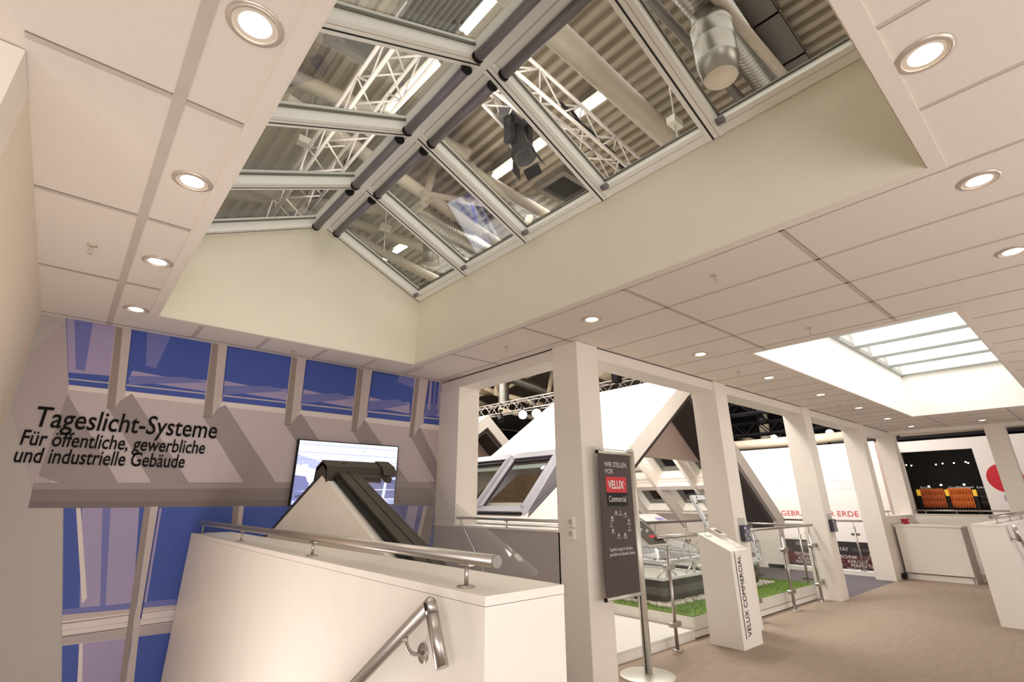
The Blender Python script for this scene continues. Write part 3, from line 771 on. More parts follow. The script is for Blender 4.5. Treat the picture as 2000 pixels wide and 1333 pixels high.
# ------------------------------------------------------------------ white plinth with grass bed, roof light domes
mb = MB(); mb.box(RX+.40, 6.38, 3.93, 5.9, 0, .10); mb.box(RX+.40, 6.38, 3.915, 3.93, 0, .105)
o = obj('display_plinth', mb, M_WHITE, origin=(5.4, 4.9, 0)); tag(o, 'low white plinth on the floor behind the banner stand', 'plinth')
GX0, GX1, GY0, GY1, GZ = 6.40, 10.40, 3.92, 5.80, .235
t = thing('grass_bed', 'white edged bed of artificial grass behind the glass railing', 'planter', (8.4, 4.9, 0))
mb = MB(); mb.box(GX0, GX1, GY0, GY1, .012, GZ); mb.box(GX0-.004, GX1+.004, GY0-.004, GY0, .085, .09, 1); obj('box_edge', mb, [M_WHITE, M_GAP], t)
mb = MB()
rg = random.Random(3)
for i in range(26000):
    x, y = rg.uniform(GX0+.012, GX1-.012), rg.uniform(GY0+.012, GY1-.02)
    h = rg.uniform(.02, .045); a = rg.uniform(0, 6.28); w = .0045; lx, ly = rg.uniform(-.015, .015), rg.uniform(-.015, .015)
    dx, dy = math.cos(a)*w, math.sin(a)*w
    mb.face([(x-dx, y-dy, GZ), (x+dx, y+dy, GZ), (x+lx, y+ly, GZ+h)])
mb.box(GX0+.008, GX1-.008, GY0+.008, GY1-.01, GZ, GZ+.012)
g = obj('artificial_grass', mb, M_GRASS, t); g['kind'] = 'stuff'
def pebbles(name_parent, boxes, n, seed):
    mb = MB(); rg = random.Random(seed)
    for i in range(n):
        x0, x1, y0, y1 = rg.choice(boxes); x, y = rg.uniform(x0, x1), rg.uniform(y0, y1); s = rg.uniform(.012, .024)
        b = len(mb.v); ph = rg.uniform(0, 6.28)
        top = Vector((x, y, GZ+.03+s*.8)); ring = [Vector((x+math.cos(ph+k*1.0472)*s*rg.uniform(.8, 1.2), y+math.sin(ph+k*1.0472)*s*rg.uniform(.8, 1.2), GZ+.03+s*.1)) for k in range(6)]
        mb.v += [top]+ring+[p+Vector((0, 0, -.03)) for p in ring]
        for k in range(6):
            j = (k+1) % 6; mb.f.append([b, b+1+k, b+1+j]); mb.f.append([b+1+k, b+7+k, b+7+j, b+1+j]); mb.mi += [0, 0]; mb.sm += [True, True]
    o = obj('pebble_strip', mb, M_PEBBLE, name_parent); o['kind'] = 'stuff'
C1 = (6.80, 8.05, 4.58, 5.74); C2 = (8.62, 9.72, 4.58, 5.72)
pebbles(t, [(6.62, 8.25, 4.42, 4.58), (6.64, 6.80, 4.42, 5.7), (8.05, 8.3, 4.45, 5.6)], 620, 5)
pebbles(t, [(8.45, 9.95, 4.42, 4.58), (9.72, 9.95, 4.42, 5.6)], 380, 6)
M_CURB = mat('curb_dark', (28, 26, 24), .4)
M_CURB2 = mat('curb_grey', (92, 88, 86), .4)
M_PVC = mat('white_pvc', (240, 240, 242), .3)
def dome_mesh(mb, o, u, v, n, h, k=14, flange=.03):
    U, V = u.length, v.length
    g = []
    for i in range(k+1):
        for j in range(k+1):
            a, b = -1+2*i/k, -1+2*j/k
            z = h*(1-a**4)*(1-b**4)
            g.append(o+u*(i/k)+v*(j/k)+n*z)
    b0 = len(mb.v); mb.v += g
    for i in range(k):
        for j in range(k):
            mb.f.append([b0+i*(k+1)+j, b0+(i+1)*(k+1)+j, b0+(i+1)*(k+1)+j+1, b0+i*(k+1)+j+1]); mb.mi.append(0); mb.sm.append(True)
def curb(c, t):
    x0, x1, y0, y1 = c; z0, z1 = GZ+.012, .54
    mb = MB(); mb.box(x0, x1, y0, y1, z0, z1); mb.box(x0-.004, x1+.004, y0-.004, y1+.004, z0+.10, z0+.20, 1); obj('curb', mb, [M_CURB, M_CURB2], t)
    mb = MB(); mb.box(x0-.02, x1+.02, y0-.02, y0+.12, z1, z1+.022); mb.box(x0-.02, x1+.02, y1-.12, y1+.02, z1, z1+.022); mb.box(x0-.02, x0+.12, y0+.12, y1-.12, z1, z1+.022); mb.box(x1-.12, x1+.02, y0+.12, y1-.12, z1, z1+.022)
    mb.box(x0+.1, x1-.1, y0+.1, y1-.1, z1, z1+.006, 1); obj('curb_rim', mb, [M_PVC, M_ALU], t)
def lid(t, o, u, v, n):
    """frame and clear dome lid on plane o,u,v with outward normal n"""
    uu, vv = u.normalized(), v.normalized(); w = .085
    mb = MB(); h = n*.05
    mb.obox(o, u, vv*w, h); mb.obox(o+v-vv*w, u, vv*w, h); mb.obox(o+vv*w, uu*w, v-vv*2*w, h); mb.obox(o+u-uu*w+vv*w, uu*w, v-vv*2*w, h)
    fr = obj('lid_frame', mb, M_PVC, t)
    mb = MB()
    for q in range(4):
        f = (q+.5)/4
        for p in (o+u*f+vv*w*.5, o+u*f+v-vv*w*.5, o+v*f+uu*w*.5, o+v*f+u-uu*w*.5):
            mb.lathe(p+n*.05, [(.016, 0), (.016, .006), (.006, .012)], 10, axis=n); mb.lathe(p, [(.016, 0), (.016, .006), (.006, .012)], 10, axis=-n)
    obj('lid_bolts', mb, M_BLACK, t)
    mb = MB(); dome_mesh(mb, o+n*.055-uu*.02-vv*.02, u+uu*.04, v+vv*.04, n, .26); obj('outer_dome', mb, M_ACRYL, t)
    mb = MB(); dome_mesh(mb, o+n*.02+uu*w+vv*w, u-uu*2*w, v-vv*2*w, n, .18); obj('inner_dome', mb, M_ACRYL, t)
    mb = MB()
    e = .012
    for a, d_ in ((o-uu*.03-vv*.03, u+uu*.06), (o+v-uu*.03+vv*.03, u+uu*.06), (o-uu*.03-vv*.03, v+vv*.06), (o+u+uu*.03-vv*.03, v+vv*.06)):
        mb.obox(a-n*.04, d_, d_.cross(n).normalized()*.004, n*.10)
    obj('acrylic_skirt', mb, M_ACRYL, t)
t = thing('roof_light_dome', 'flat lying clear roof light dome on a black curb in the grass bed', 'roof light', (7.4, 5.15, GZ))
curb(C1, t)
lid(t, Vector((6.76, 4.54, .745)), Vector((1.33, 0, .0)), Vector((0, 1.24, .03)), Vector((0, -.02, 1)).normalized())
for x in (7.0, 7.75):
    mb = MB(); mb.obox((x, 4.63, .56), (.035, 0, 0), (0, .03, 0), (0, 0, .19)); mb.tube([(x-.22, 4.65, .575), (x+.02, 4.65, .70)], .014, 8); mb.tube([(x+.26, 4.65, .575), (x+.02, 4.65, .70)], .014, 8); obj('opener_arm', mb, M_ALU, t)
t = thing('roof_light_dome', 'clear roof light dome tilted wide open, behind the column with the white pedestal', 'roof light', (9.17, 5.15, GZ))
curb(C2, t)
o0 = Vector((8.60, 4.52, .58)); vv_ = Vector((0, .56, 1.10)); lid(t, o0, Vector((1.22, 0, 0)), vv_, Vector((0, 1.10, -.56)).normalized()*-1)
for x in (8.9, 9.5):
    mb = MB(); mb.tube([(x, 5.5, .56), (x, 4.9, 1.25)], .012, 8); obj('gas_strut', mb, M_ALU, t)

# brochure holders
for x, lab in ((7.335, 'clear brochure holder on the column behind the white pedestal'), (10.72, 'clear brochure holder on the column at the end of the glass railing')):
    t = thing('brochure_holder', lab, 'brochure holder', (x, RY, 1.2))
    mb = MB(); mb.box(x-.12, x+.10, RY-.008, RY-.003, 1.06, 1.38); obj('back_plate', mb, M_ACRYL, t)
    mb = MB(); mb.box(x-.10, x+.10, RY-.075, RY-.069, 1.08, 1.22); mb.box(x-.10, x+.10, RY-.075, RY-.008, 1.075, 1.08); obj('pocket', mb, M_ACRYL, t)
    mb = MB(); mb.box(x-.085, x+.085, RY-.066, RY-.014, 1.082, 1.285); obj('brochures', mb, mat('brochure_dark', (62, 62, 74), .4), t)
    mb = MB()
    for i in range(4):
        for j in range(3):
            if (i+j) % 3 < 2: mb.box(x-.08+j*.055, x-.035+j*.055, RY-.068, RY-.066, 1.10+i*.044, 1.135+i*.044, (i+j) % 2)
    obj('brochure_print', mb, [mat('brochure_blue', (112, 118, 156), .4), mat('brochure_pale', (196, 196, 206), .4)], t)

# ------------------------------------------------------------------ counter with a jar of sweets
t = thing('reception_counter', 'white counter with a recessed plinth at the far end of the gallery', 'counter', (14.75, 2.9, 0))
cx0, cx1, cy0, cy1, cz = 14.46, 15.05, 2.36, 3.52, 1.09
mb = MB(); mb.box(cx0+.03, cx1, cy0+.05, cy1, .13, cz-.03); mb.box(cx0+.015, cx0+.03, cy0+.02, cy1, .13, cz-.03); obj('front_panel', mb, M_WHITE, t)
mb = MB(); mb.box(cx0+.05, cx1, cy0+.06, cy1, 0, .115); obj('plinth', mb, M_WHITE, t)
mb = MB(); mb.box(cx0+.04, cx0+.06, cy0+.06, cy1, .115, .13); obj('shadow_joint', mb, M_GAP, t)
mb = MB(); mb.box(cx0, cx1+.05, cy0, cy1+.02, cz-.03, cz); obj('counter_top', mb, M_WHITE, t)
mb = MB(); mb.box(cx0+.04, cx1+.05, cy0, cy0+.05, 0, cz-.03); obj('end_panel', mb, M_GREYWALL, t)
o = obj('floor_duct', MB().box(14.25, 14.44, 3.50, 3.56, .02, .12), M_BLACK, origin=(14.35, 3.53, 0)); tag(o, 'small black opening at floor level between the column and the counter', 'outlet')
t = thing('sweet_jar', 'round glass jar of red sweets on the white counter', 'jar', (14.62, 3.33, cz))
mb = MB(); mb.lathe((14.62, 3.33, cz), [(.05, 0), (.085, .03), (.10, .08), (.085, .135), (.06, .155), (.055, .16), (.065, .175)], 24); obj('bowl', mb, M_ACRYL, t)
mb = MB(); rg = random.Random(2)
for i in range(150):
    a = rg.uniform(0, 6.28); r = rg.uniform(0, .078); z = rg.uniform(.02, .12)
    mb.lathe((14.62+math.cos(a)*r, 3.33+math.sin(a)*r, cz+z-.012), [(.001, 0), (.014, .006), (.016, .012), (.012, .02), (.001, .024)], 7, mi=i % 2 if i % 5 == 0 else 0)
s = obj('sweets', mb, [M_RED, M_WHITE], t); s['kind'] = 'stuff'
o = obj('side_shelf', MB().box(15.3, 15.7, 1.5, 2.15, 1.16, 1.175), M_WHITE, origin=(15.5, 1.8, 1.16)); tag(o, 'thin white shelf board behind the counter', 'shelf')
t = thing('leaflet', 'flat white leaflet lying on the white counter', 'leaflet', (14.7, 2.75, cz)); obj('sheet', MB().box(14.6, 14.8, 2.65, 2.9, cz, cz+.004), M_COLUMN, t)

# second parapet at the right edge
t = thing('stair_parapet', 'white boxed parapet at the right edge of the picture, opposite the counter', 'parapet', (12, 1.35, 0))
mb = MB(); mb.box(10.07, 15.5, 1.17, 1.53, 0, 1.25); obj('body', mb, M_WHITE, t)
mb = MB(); mb.box(10.068, 15.5, 1.168, 1.532, 1.252, 1.28); obj('top_board', mb, M_WHITE, t)
top_rail('steel handrail on top of the white parapet at the right edge', (10.2, 1.30), (15.3, 1.30), [(10.65, 1.30), (12.0, 1.30), (13.5, 1.30), (15.0, 1.30)], 1.375, .026, .035, zb=1.28)
top_rail('thin steel handrail on the white far wall below the black opening', (XF+.16, 1.75), (XF+.16, 3.5), [(XF+.16, 2.05), (XF+.16, 2.7), (XF+.16, 3.3)], 1.365, .018, .026, zb=1.285)
mb = MB(); mb.box(14.20, XF, 3.585, 3.80, 0, 1.255); mb.box(14.20, XF, 3.575, 3.81, 1.255, 1.27); struct('wall_side', mb, M_WHITE)
top_rail('short steel handrail on the low white wall between the two farthest columns', (14.25, 3.70), (15.1, 3.70), [(14.95, 3.70)], 1.36, .018, .026, zb=1.27)
a_, c_ = at(1683, 1115, 'x', 14.6), at(1704, 1078, 'x', 14.6)
o = obj('stair_rail', MB().tube([a_, c_+(c_-a_)*.6], .02, 12), M_STEEL, origin=a_); tag(o, 'short bright sloping rail beside the kerb railing left of the column at the counter', 'handrail')
t = thing('stair_handrail', 'sloping steel stair handrail on the side of the parapet at the right edge', 'handrail', (10.3, 1.17, 1.1))
J2 = Vector((10.17, 1.085, 1.26)); mb = MB(); mb.tube([J2, J2+Vector((.06, 0, -.19))], .024, 18); obj('end_tube', mb, M_STEEL, t)
mb = MB(); mb.tube([J2, J2+Vector((2.4, 0, -1.55))], .024, 18); obj('rail_tube', mb, M_STEEL, t)
mb = MB(); mb.tube([J2+Vector((.12, 0, -.17)), J2+Vector((.10, .085, -.17))], .008, 10); mb.lathe(J2+Vector((.10, .085, -.17)), [(.035, 0), (.035, .005)], 18, axis=(0, -1, 0)); obj('bracket', mb, M_STEEL, t)

# ================================================================== SHOW HOUSES
def slab_with_holes(mb, p0, p1, th, y0, y1, holes, mi=0):
    """sloping slab in the x-z plane from p0 to p1 (upper face), holes = (s0, s1, ya, yb) with s in metres along the slope"""
    p0, p1 = Vector((p0[0], 0, p0[1])), Vector((p1[0], 0, p1[1])); u = p1-p0; L = u.length; u.normalize(); n = Vector((-u.z, 0, u.x)); n = n if n.z > 0 else -n
    for s0, s1, a, b in ring_rects(0, L, y0, y1, holes):
        mb.obox(p0+u*s0+Vector((0, a, 0))-n*th, u*(s1-s0), (0, b-a, 0), n*th, mi)
    return p0, u, n, L
def show_house(dy, label, detail):
    Y0, Y1 = 6.0+dy, 10.55+dy
    P = (10.865, 4.466); LE = (6.30, 1.227); RE = (14.80, 1.13)
    t = thing('show_house', label, 'house model', (10.8, (Y0+Y1)/2, 0))
    mb = MB(); holes = [(.62, 2.15, 7.22+dy, 10.1+dy)] if detail else []
    slab_with_holes(mb, LE, P, .34, Y0, Y1, holes)
    obj('roof_slope', mb, M_HWHITE, t)
    mb = MB(); holes = []
    if detail:
        for ya, yb in ((6.55, 7.45), (7.62, 8.62), (8.82, 9.85)):
            holes += [(1.95, 3.20, ya, yb), (3.50, 4.55, ya, yb)]
    p0, u, n, L = slab_with_holes(mb, P, RE, .34, Y0+.006, Y1-.006, holes)
    obj('roof_slope', mb, M_HWHITE, t)
    # dark board below the roof, set back behind the front edge
    mb = MB()
    for (a, b) in ((LE, P), (P, RE)):
        a_, b_ = Vector((a[0], 0, a[1])), Vector((b[0], 0, b[1])); uu = (b_-a_); nn = Vector((-uu.z, 0, uu.x)).normalized(); nn = nn if nn.z > 0 else -nn
        mb.obox(a_+Vector((0, Y0+(.10 if a is LE else .106), 0))-nn*.475, uu, (0, .78, 0), nn*.13)
    obj('soffit', mb, M_HDARK, t)
    def zl(x): return P[1]-.7095*(P[0]-x)-.46
    def zr(x): return P[1]-.848*(x-P[0])-.52
    gzb = 2.56
    xa = P[0]-(P[1]-.46-gzb)/.7095; xb = P[0]+(P[1]-.52-gzb)/.848
    mb = MB(); mb.prism([(xa, Y0+.9, gzb), (xb, Y0+.9, gzb), (P[0], Y0+.9, P[1]-.5)], (0, .1, 0)); obj('gable_panel', mb, M_HGABLE, t)
    mb = MB(); mb.box(14.30, 14.62, Y0+.02, Y0+.42, .0, 1.22); mb.box(14.34, 14.6, Y0+.42, Y1, 0, 1.2); obj('side_wall', mb, M_HWHITE, t)
    mb = MB(); mb.box(6.32, 6.5, Y0, Y1, 0, 1.25); obj('side_wall', mb, M_HWHITE, t)
    mb = MB(); mb.prism([(6.5, Y1-.12, 0), (14.4, Y1-.12, 0), (14.4, Y1-.12, 1.1), (P[0], Y1-.12, P[1]-.5), (6.5, Y1-.12, .95)], (0, .08, 0)); obj('back_wall_panel', mb, M_HWOOD, t)
    if not detail: return t
    # frames, glass and rafters of the far slope, seen from inside
    k = 0
    for s0, s1, ya, yb in holes:
        o_ = p0+u*s0-n*.30; f = .075
        mb = MB()
        mb.obox(o_+Vector((0, ya, 0)), u*(s1-s0), (0, f, 0), n*.26); mb.obox(o_+Vector((0, yb-f, 0)), u*(s1-s0), (0, f, 0), n*.26)
        mb.obox(o_+Vector((0, ya+f, 0)), u*f, (0, yb-ya-2*f, 0), n*.26); mb.obox(o_+u*(s1-s0-f)+Vector((0, ya+f, 0)), u*f, (0, yb-ya-2*f, 0), n*.26)
        fr = obj('sash_frame', mb, M_WHITE, t)
        mb = MB(); mb.obox(o_+u*f+Vector((0, ya+f, 0))+n*.2, u*(s1-s0-2*f), (0, yb-ya-2*f, 0), n*.01); obj('pane', mb, M_GLASS, fr)
        if k in (2, 4):
            mb = MB(); mb.obox(o_+u*f+Vector((0, ya+f, 0))+n*.16, u*(.42 if k == 2 else .9), (0, yb-ya-2*f, 0), n*.008); obj('blind', mb, M_HWHITE if k == 2 else M_WHITE, fr)
        k += 1
    for y in (7.535, 8.72, 9.93):
        mb = MB(); mb.obox(p0+u*.4+Vector((0, y-.05, 0))-n*.50, u*(L-.5), (0, .10, 0), n*.17); obj('rafter', mb, M_HWHITE, t)
    mb = MB(); mb.obox(p0+u*3.27+Vector((0, 7.02, 0))-n*.465, u*.15, (0, 3.4, 0), n*.14); obj('purlin', mb, M_HWHITE, t)
    # pair of roof windows set steeper than the roof
    o_ = Vector((6.53, 0, 1.40)); uw = Vector((1, 0, 1.09)).normalized(); nw = Vector((-1.09, 0, 1)).normalized(); LW = 1.58
    M_WFR = mat('roof_window_grey', (204, 202, 210), .35, .3); M_WDK = mat('roof_window_dark', (66, 60, 66), .4, .3)
    for ya, yb in ((7.24, 8.58), (8.72, 10.10)):
        q = o_+Vector((0, ya, 0)); w = yb-ya
        mb = MB(); f = .085
        mb.obox(q, uw*.12, (0, w, 0), nw*.05); mb.obox(q+uw*(LW-.16), uw*.16, (0, w, 0), nw*.07)
        mb.obox(q+uw*.12, uw*(LW-.28), (0, f, 0), nw*.06); mb.obox(q+uw*.12+Vector((0, w-f, 0)), uw*(LW-.28), (0, f, 0), nw*.06)
        for yy in (.012, w-.035): mb.obox(q+uw*.10+Vector((0, yy, 0)), uw*(LW-.22), (0, .022, 0), nw*.085)
        rw = obj('roof_window', mb, M_WFR, t)
        mb = MB(); mb.obox(q+uw*.12+Vector((0, f, 0))+nw*.004, uw*(LW-.30), (0, .03, 0), nw*.045); mb.obox(q+uw*.12+Vector((0, w-f-.03, 0))+nw*.004, uw*(LW-.30), (0, .03, 0), nw*.045); mb.obox(q+uw*(LW-.24)+Vector((0, f, 0)), uw*.08, (0, w-2*f, 0), nw*.04)
        mb.obox(q-uw*.05, uw*.05, (0, w, 0), nw*.02); obj('gasket', mb, M_WDK, rw)
        mb = MB(); mb.obox(q+uw*.12+Vector((0, f, 0))+nw*.01, uw*(LW-.34), (0, w-2*f, 0), nw*.012); obj('pane', mb, M_GLASS, rw)
        mb = MB(); mb.obox(q+uw*(LW-.42)+Vector((0, f+.04, 0))-nw*.02, uw*.11, (0, w-2*f-.08, 0), nw*.02); obj('blind', mb, mat('blind_pale', (206, 220, 216), .5), rw)
        mb = MB(); mb.lathe(q+uw*(LW-.46)+Vector((0, (.20 if ya < 8 else w-.2), 0))+nw*.024, [(.055, 0), (.055, .003)], 18, axis=nw); obj('round_sticker', mb, mat('sticker_pale' if ya < 8 else 'sticker_red', (222, 236, 248) if ya < 8 else (228, 190, 180), .5), rw)
    # cheeks and flashing
    mb = MB(); tp = o_+uw*LW
    def zroof(x): return 1.39+.7095*(x-6.53)
    for y in (7.14, 8.60, 10.10):
        mb.prism([(6.50, y, 1.37), (tp.x, y, tp.z), (tp.x+.25, y, tp.z+.02), (tp.x+.5, y, zroof(tp.x+.5)), (7.5, y, zroof(7.5))], (0, .10 if y < 8 or y > 10 else .10, 0))
    mb.prism([(tp.x-.02, 7.14, tp.z), (tp.x+.25, 7.14, tp.z+.03), (tp.x+.62, 7.14, zroof(tp.x+.62)), (tp.x+.5, 7.14, zroof(tp.x+.5)), (tp.x, 7.14, tp.z-.1)], (0, 3.06, 0))
    obj('window_flashing', mb, M_WFR, t)
    mb = MB()
    y = 7.0
    mb.prism([(6.45, y, zroof(6.45)+.03), (6.6, y+.13, 1.45), (tp.x, y+.13, tp.z), (tp.x+.5, y, zroof(tp.x+.5)+.03)], (0, .012, 0)); obj('side_flashing', mb, mat('lead_flashing', (116, 110, 116), .45, .4), t)
    return t
show_house(0, 'large white show house with grey roof windows, behind the grass bed and glass railing', True)
show_house(7.8, 'farther white show house gable, seen through the opening over the grey half wall', False)
t = thing('spotlight', 'small glowing spotlight under the gable of the farther show house', 'spotlight', at(930, 884, 'y', 14.2))
b_ = t.location
mb = MB(); mb.tube([b_+Vector((0, .02, .14)), b_+Vector((0, 0, .02))], .05, 12); obj('lamp_body', mb, M_BLACK, t)
mb = MB(); mb.lathe(b_, [(.0, -.045), (.035, -.03), (.045, 0), (.03, .02)], 14); obj('bulb', mb, M_LAMPON, t)
t = thing('gable_spot_track', 'cables and lamp arm hanging under the dark gable soffit of the large show house', 'lamp', (10.7, 6.6, 3.6))
mb = MB(); pts = [at(x, y, 'y', 6.6) for x, y in ((1325, 810), (1335, 812), (1343, 820), (1350, 830))]; mb.tube(pts, .018, 8); mb.tube([pts[0]+Vector((0, 0, .12)), pts[0]], .03, 8); obj('lamp_arm', mb, M_PIPEGREY, t)

# ================================================================== PRINTED WALLS BEYOND THE GALLERY
t = thing('printed_wall', 'large white wall with a red line of lettering and a dark lower band, beyond the columns', 'exhibition wall', (20.1, 9, -2))
mb = MB(); mb.box(20, 20.9, 4.86, 10.3, -3.2, 3.44); obj('wall_panel', mb, M_HWHITE, t)
mb = MB(); mb.face([(19.996, 10.3, -2.4), (19.996, 4.86, -2.4), (19.996, 4.86, .34), (19.996, 10.3, .34)]); mb.face([(19.994, 10.3, -.42), (19.994, 4.86, -.42), (19.994, 4.86, -.05), (19.994, 10.3, -.05)], 1); obj('dark_band', mb, [mat('band_dark', (44, 38, 38), .5), mat('band_red', (84, 28, 30), .5)], t)
mb = MB(); mb.text('MIT GEBRANNTER ERDE', (19.995, 8.74, 1.115), (0, -1, 0), (0, 0, 1), .235, width=2.95); obj('red_lettering', mb, mat('lettering_red', (206, 70, 84), .5), t)
mb = MB(); mb2 = MB()
rows = [(.06, 7.80, ['TRADITION', 'QUALITÄT', 'TECHNIK']), (-.16, 8.0, ['TECHNIK', 'KERAMIK', 'TECHNIK', 'KERAMIK']), (-.29, 7.9, ['KERAMIK', 'TRADITION', 'KERAMIK', 'QUALITÄT']), (-.41, 8.0, ['PERFEKTION', 'QUALITÄT', 'PERFEKTION', 'TRADITION']), (-.53, 7.8, ['TECHNIK', 'KERAMIK', 'TECHNIK', 'QUALITÄT']), (-.65, 7.9, ['TRADITION', 'PERFEKTION', 'TRADITION'])]
for z, y, ws in rows:
    for i, wd in enumerate(ws):
        (mb if (i+int(z*-50)) % 2 == 0 else mb2).text(wd, (19.99, y, z), (0, -1, 0), (0, 0, 1), .135, width=.082*len(wd)); y -= .082*len(wd)+.10
obj('white_words', mb, M_TXTW, t); obj('grey_words', mb2, M_TXTG, t)
mb = MB()
for pa, pb in (((1463, 898), (1482, 900)), ((1478, 898), (1555, 918)), ((1463, 906), (1560, 930)), ((1475, 917), (1562, 944)), ((1486, 943), (1560, 948)), ((1610, 932), (1672, 948)), ((1612, 952), (1674, 957)), ((1618, 940), (1672, 952)), ((1600, 934), (1668, 944))):
    a, b = at(*pa, 'x', 19.995), at(*pb, 'x', 19.995); d_ = b-a; w_ = Vector((0, -d_.z, d_.y)).normalized()*.008
    mb.face([a, b, b+w_, a+w_])
obj('line_drawing', mb, mat('thin_grey_line', (206, 200, 206), .6), t)
mb = MB(); mb.box(20.0, 20.5, 4.60, 4.86, -3.2, 3.40); o = obj('wall_return', mb, mat('return_taupe', (186, 164, 152), .6), t)

t = thing('printed_wall', 'white wall with a red dot beyond the far columns, around the black opening', 'exhibition wall', (20.7, 2, -2))
mb = MB()
XW = 20.6
mb.box(XW, XW+.2, 4.36, 4.58, -3.2, 3.44); mb.box(XW, XW+.2, 2.56, 4.36, 3.07, 3.40); mb.box(XW, XW+.2, -3.5, 2.56, -3.2, 3.40)
obj('wall_panel', mb, M_HWHITE, t)
mb = MB(); mb.lathe((XW-.004, 2.04, 2.20), [(.0, 0), (.40, 0), (.40, .002)], 48, axis=(-1, 0, 0)); obj('red_dot', mb, M_RED, t)
mb = MB(); mb.text('Qualität', (XW-.004, 2.22, 1.53), (0, -1, 0), (0, 0, 1), .36); obj('grey_lettering', mb, mat('lettering_grey', (168, 164, 176), .5), t)
# roof tile display in the dark room behind the opening
mb = MB()
for (a, b) in (((20.8, 2.4), (20.8, 4.5)),): pass
mb.box(23.6, 23.7, 1.0, 6.5, -3.2, 3.6); mb.box(20.95, 23.7, 6.4, 6.5, -3.2, 3.6); mb.box(20.85, 23.7, 1.0, 1.1, -3.2, 3.6); mb.box(20.95, 23.7, 1.0, 6.5, 3.5, 3.6)
o = struct('wall_dark_room', mb, M_HALLBLACK)
def x23(x, y, X=22.6): return at(x, y, 'x', X)
M_TILE1 = mat('clay_tile', (186, 92, 42), .6, var=.06); M_TILE2 = mat('clay_tile_orange', (204, 104, 36), .6, var=.06); M_TILED = mat('clay_tile_groove', (90, 36, 18), .8); M_TILEK = mat('glazed_tile_black', (52, 46, 44), .15)
def tile_panel(px, m, label, nx, ny):
    q = [x23(*p) for p in px]  # top-left, top-right, bottom-right, bottom-left
    y0, y1 = (q[0].y+q[3].y)/2, (q[1].y+q[2].y)/2; z1, z0 = (q[0].z+q[1].z)/2, (q[2].z+q[3].z)/2
    t = thing('roof_tile_panel', label, 'roof tile display', (22.6, (y0+y1)/2, z0), 'roof tile panels in the dark room')
    w, h = (y0-y1)/nx, (z1-z0)/ny
    mb = MB()
    for r in range(ny):
        for c in range(nx):
            ya = y0-c*w; za = z0+r*h
            mb.obox((22.6, ya, za), (0, -w*.93, 0), (-.012, 0, h*1.04), (.05+.03, 0, 0))
            mb.tube([(22.59, ya-w*.2, za), (22.575, ya-w*.2, za+h*1.04)], w*.2, 8)
    obj('tiles', mb, m, t)
    mb = MB(); mb.box(22.66, 22.72, y1, y0, z0, z1); obj('backing', mb, M_TILED, t)
tile_panel(((1797, 957), (1843, 954), (1851, 992), (1804, 992)), M_TILE1, 'brick red roof tile panel in the dark room, left of the orange one', 8, 3)
tile_panel(((1851, 955), (1897, 953), (1906, 992), (1859, 993)), M_TILE2, 'orange roof tile panel in the dark room, beside the brick red one', 8, 3)
tile_panel(((1905, 958), (1935, 957), (1942, 990), (1912, 991)), M_TILEK, 'glossy black roof tile panel at the right side of the dark room', 5, 3)
tile_panel(((1770, 962), (1786, 961), (1795, 992), (1782, 993)), M_TILEK, 'glossy black roof tile panel at the left side of the dark room', 3, 3)
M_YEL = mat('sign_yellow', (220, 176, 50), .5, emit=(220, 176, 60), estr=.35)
for i, (px, lab, txt, tw) in enumerate(((1790, 'yellow and black post left of the brick red roof tile panel', 'Scala', .3), (1845, 'yellow and black post between the two clay tile panels', 'Großfalzziegel', .62), (1899, 'yellow and black post right of the orange roof tile panel', 'Reformpfanne', .55))):
    a, b = x23(px-1, 957, 22.5), x23(px+12, 993, 22.5)
    t = thing('sign_post', lab, 'sign post', (22.5, a.y, 1.3), 'sign posts between the roof tile panels')
    mb = MB(); mb.box(22.48, 22.52, a.y-.10, a.y, a.z-.20, a.z); obj('yellow_panel', mb, M_YEL, t)
    mb = MB(); mb.box(22.48, 22.52, a.y-.10, a.y, -3, a.z-.20); obj('pole', mb, M_BLACK, t)
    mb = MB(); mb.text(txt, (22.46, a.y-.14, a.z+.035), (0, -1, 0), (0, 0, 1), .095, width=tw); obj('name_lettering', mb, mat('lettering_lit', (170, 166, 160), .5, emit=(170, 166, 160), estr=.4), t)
lamp('display_spot', 'AREA', (21.2, 3.4, 3.3), 26, WARM, (22.6, 3.4, 1.5), .6)
for i, (x, y, lab) in enumerate(((1770, 909, 'small bright lamp at the left in the dark room ceiling'), (1780, 910, 'second small lamp from the left in the dark room ceiling'), (1828, 908, 'third small lamp from the left in the dark room ceiling'), (1841, 906, 'fourth small lamp from the left in the dark room ceiling'), (1863, 905, 'fifth small lamp from the left in the dark room ceiling'), (1886, 903, 'sixth small lamp from the left, near the right end of the dark room ceiling'), (1891, 905, 'rightmost small lamp in the dark room ceiling'), (1838, 948, 'low lamp above the brick red roof tile panel'), (1883, 947, 'low lamp above the orange roof tile panel'), (1814, 951, 'reddish lamp above the left part of the brick red roof tile panel'))):
    p = x23(x, y, 23.3)
    t = thing('room_lamp', lab, 'lamp', p, 'small lamps in the dark room')
    mb = MB(); mb.lathe(p, [(.0, -.02), (.022, -.01), (.024, .01), (.0, .02)] if i < 7 else [(.0, -.03), (.028, -.015), (.028, .015), (.0, .03)], 12); obj('bulb', mb, M_LAMPON, t)
    mb = MB(); mb.tube([p+Vector((.02, 0, .01)), p+Vector((.28, 0, .04))], .008, 6); obj('arm', mb, M_BLACK, t)

# ================================================================== HALL ABOVE AND AROUND
HZ = 8.6
mb = MB()
mb.box(-14, 44, 40, 40.3, -3.2, HZ); mb.box(36, 36.3, -14, 40, -3.2, HZ)
struct('wall_hall', mb, M_HALLBLACK)
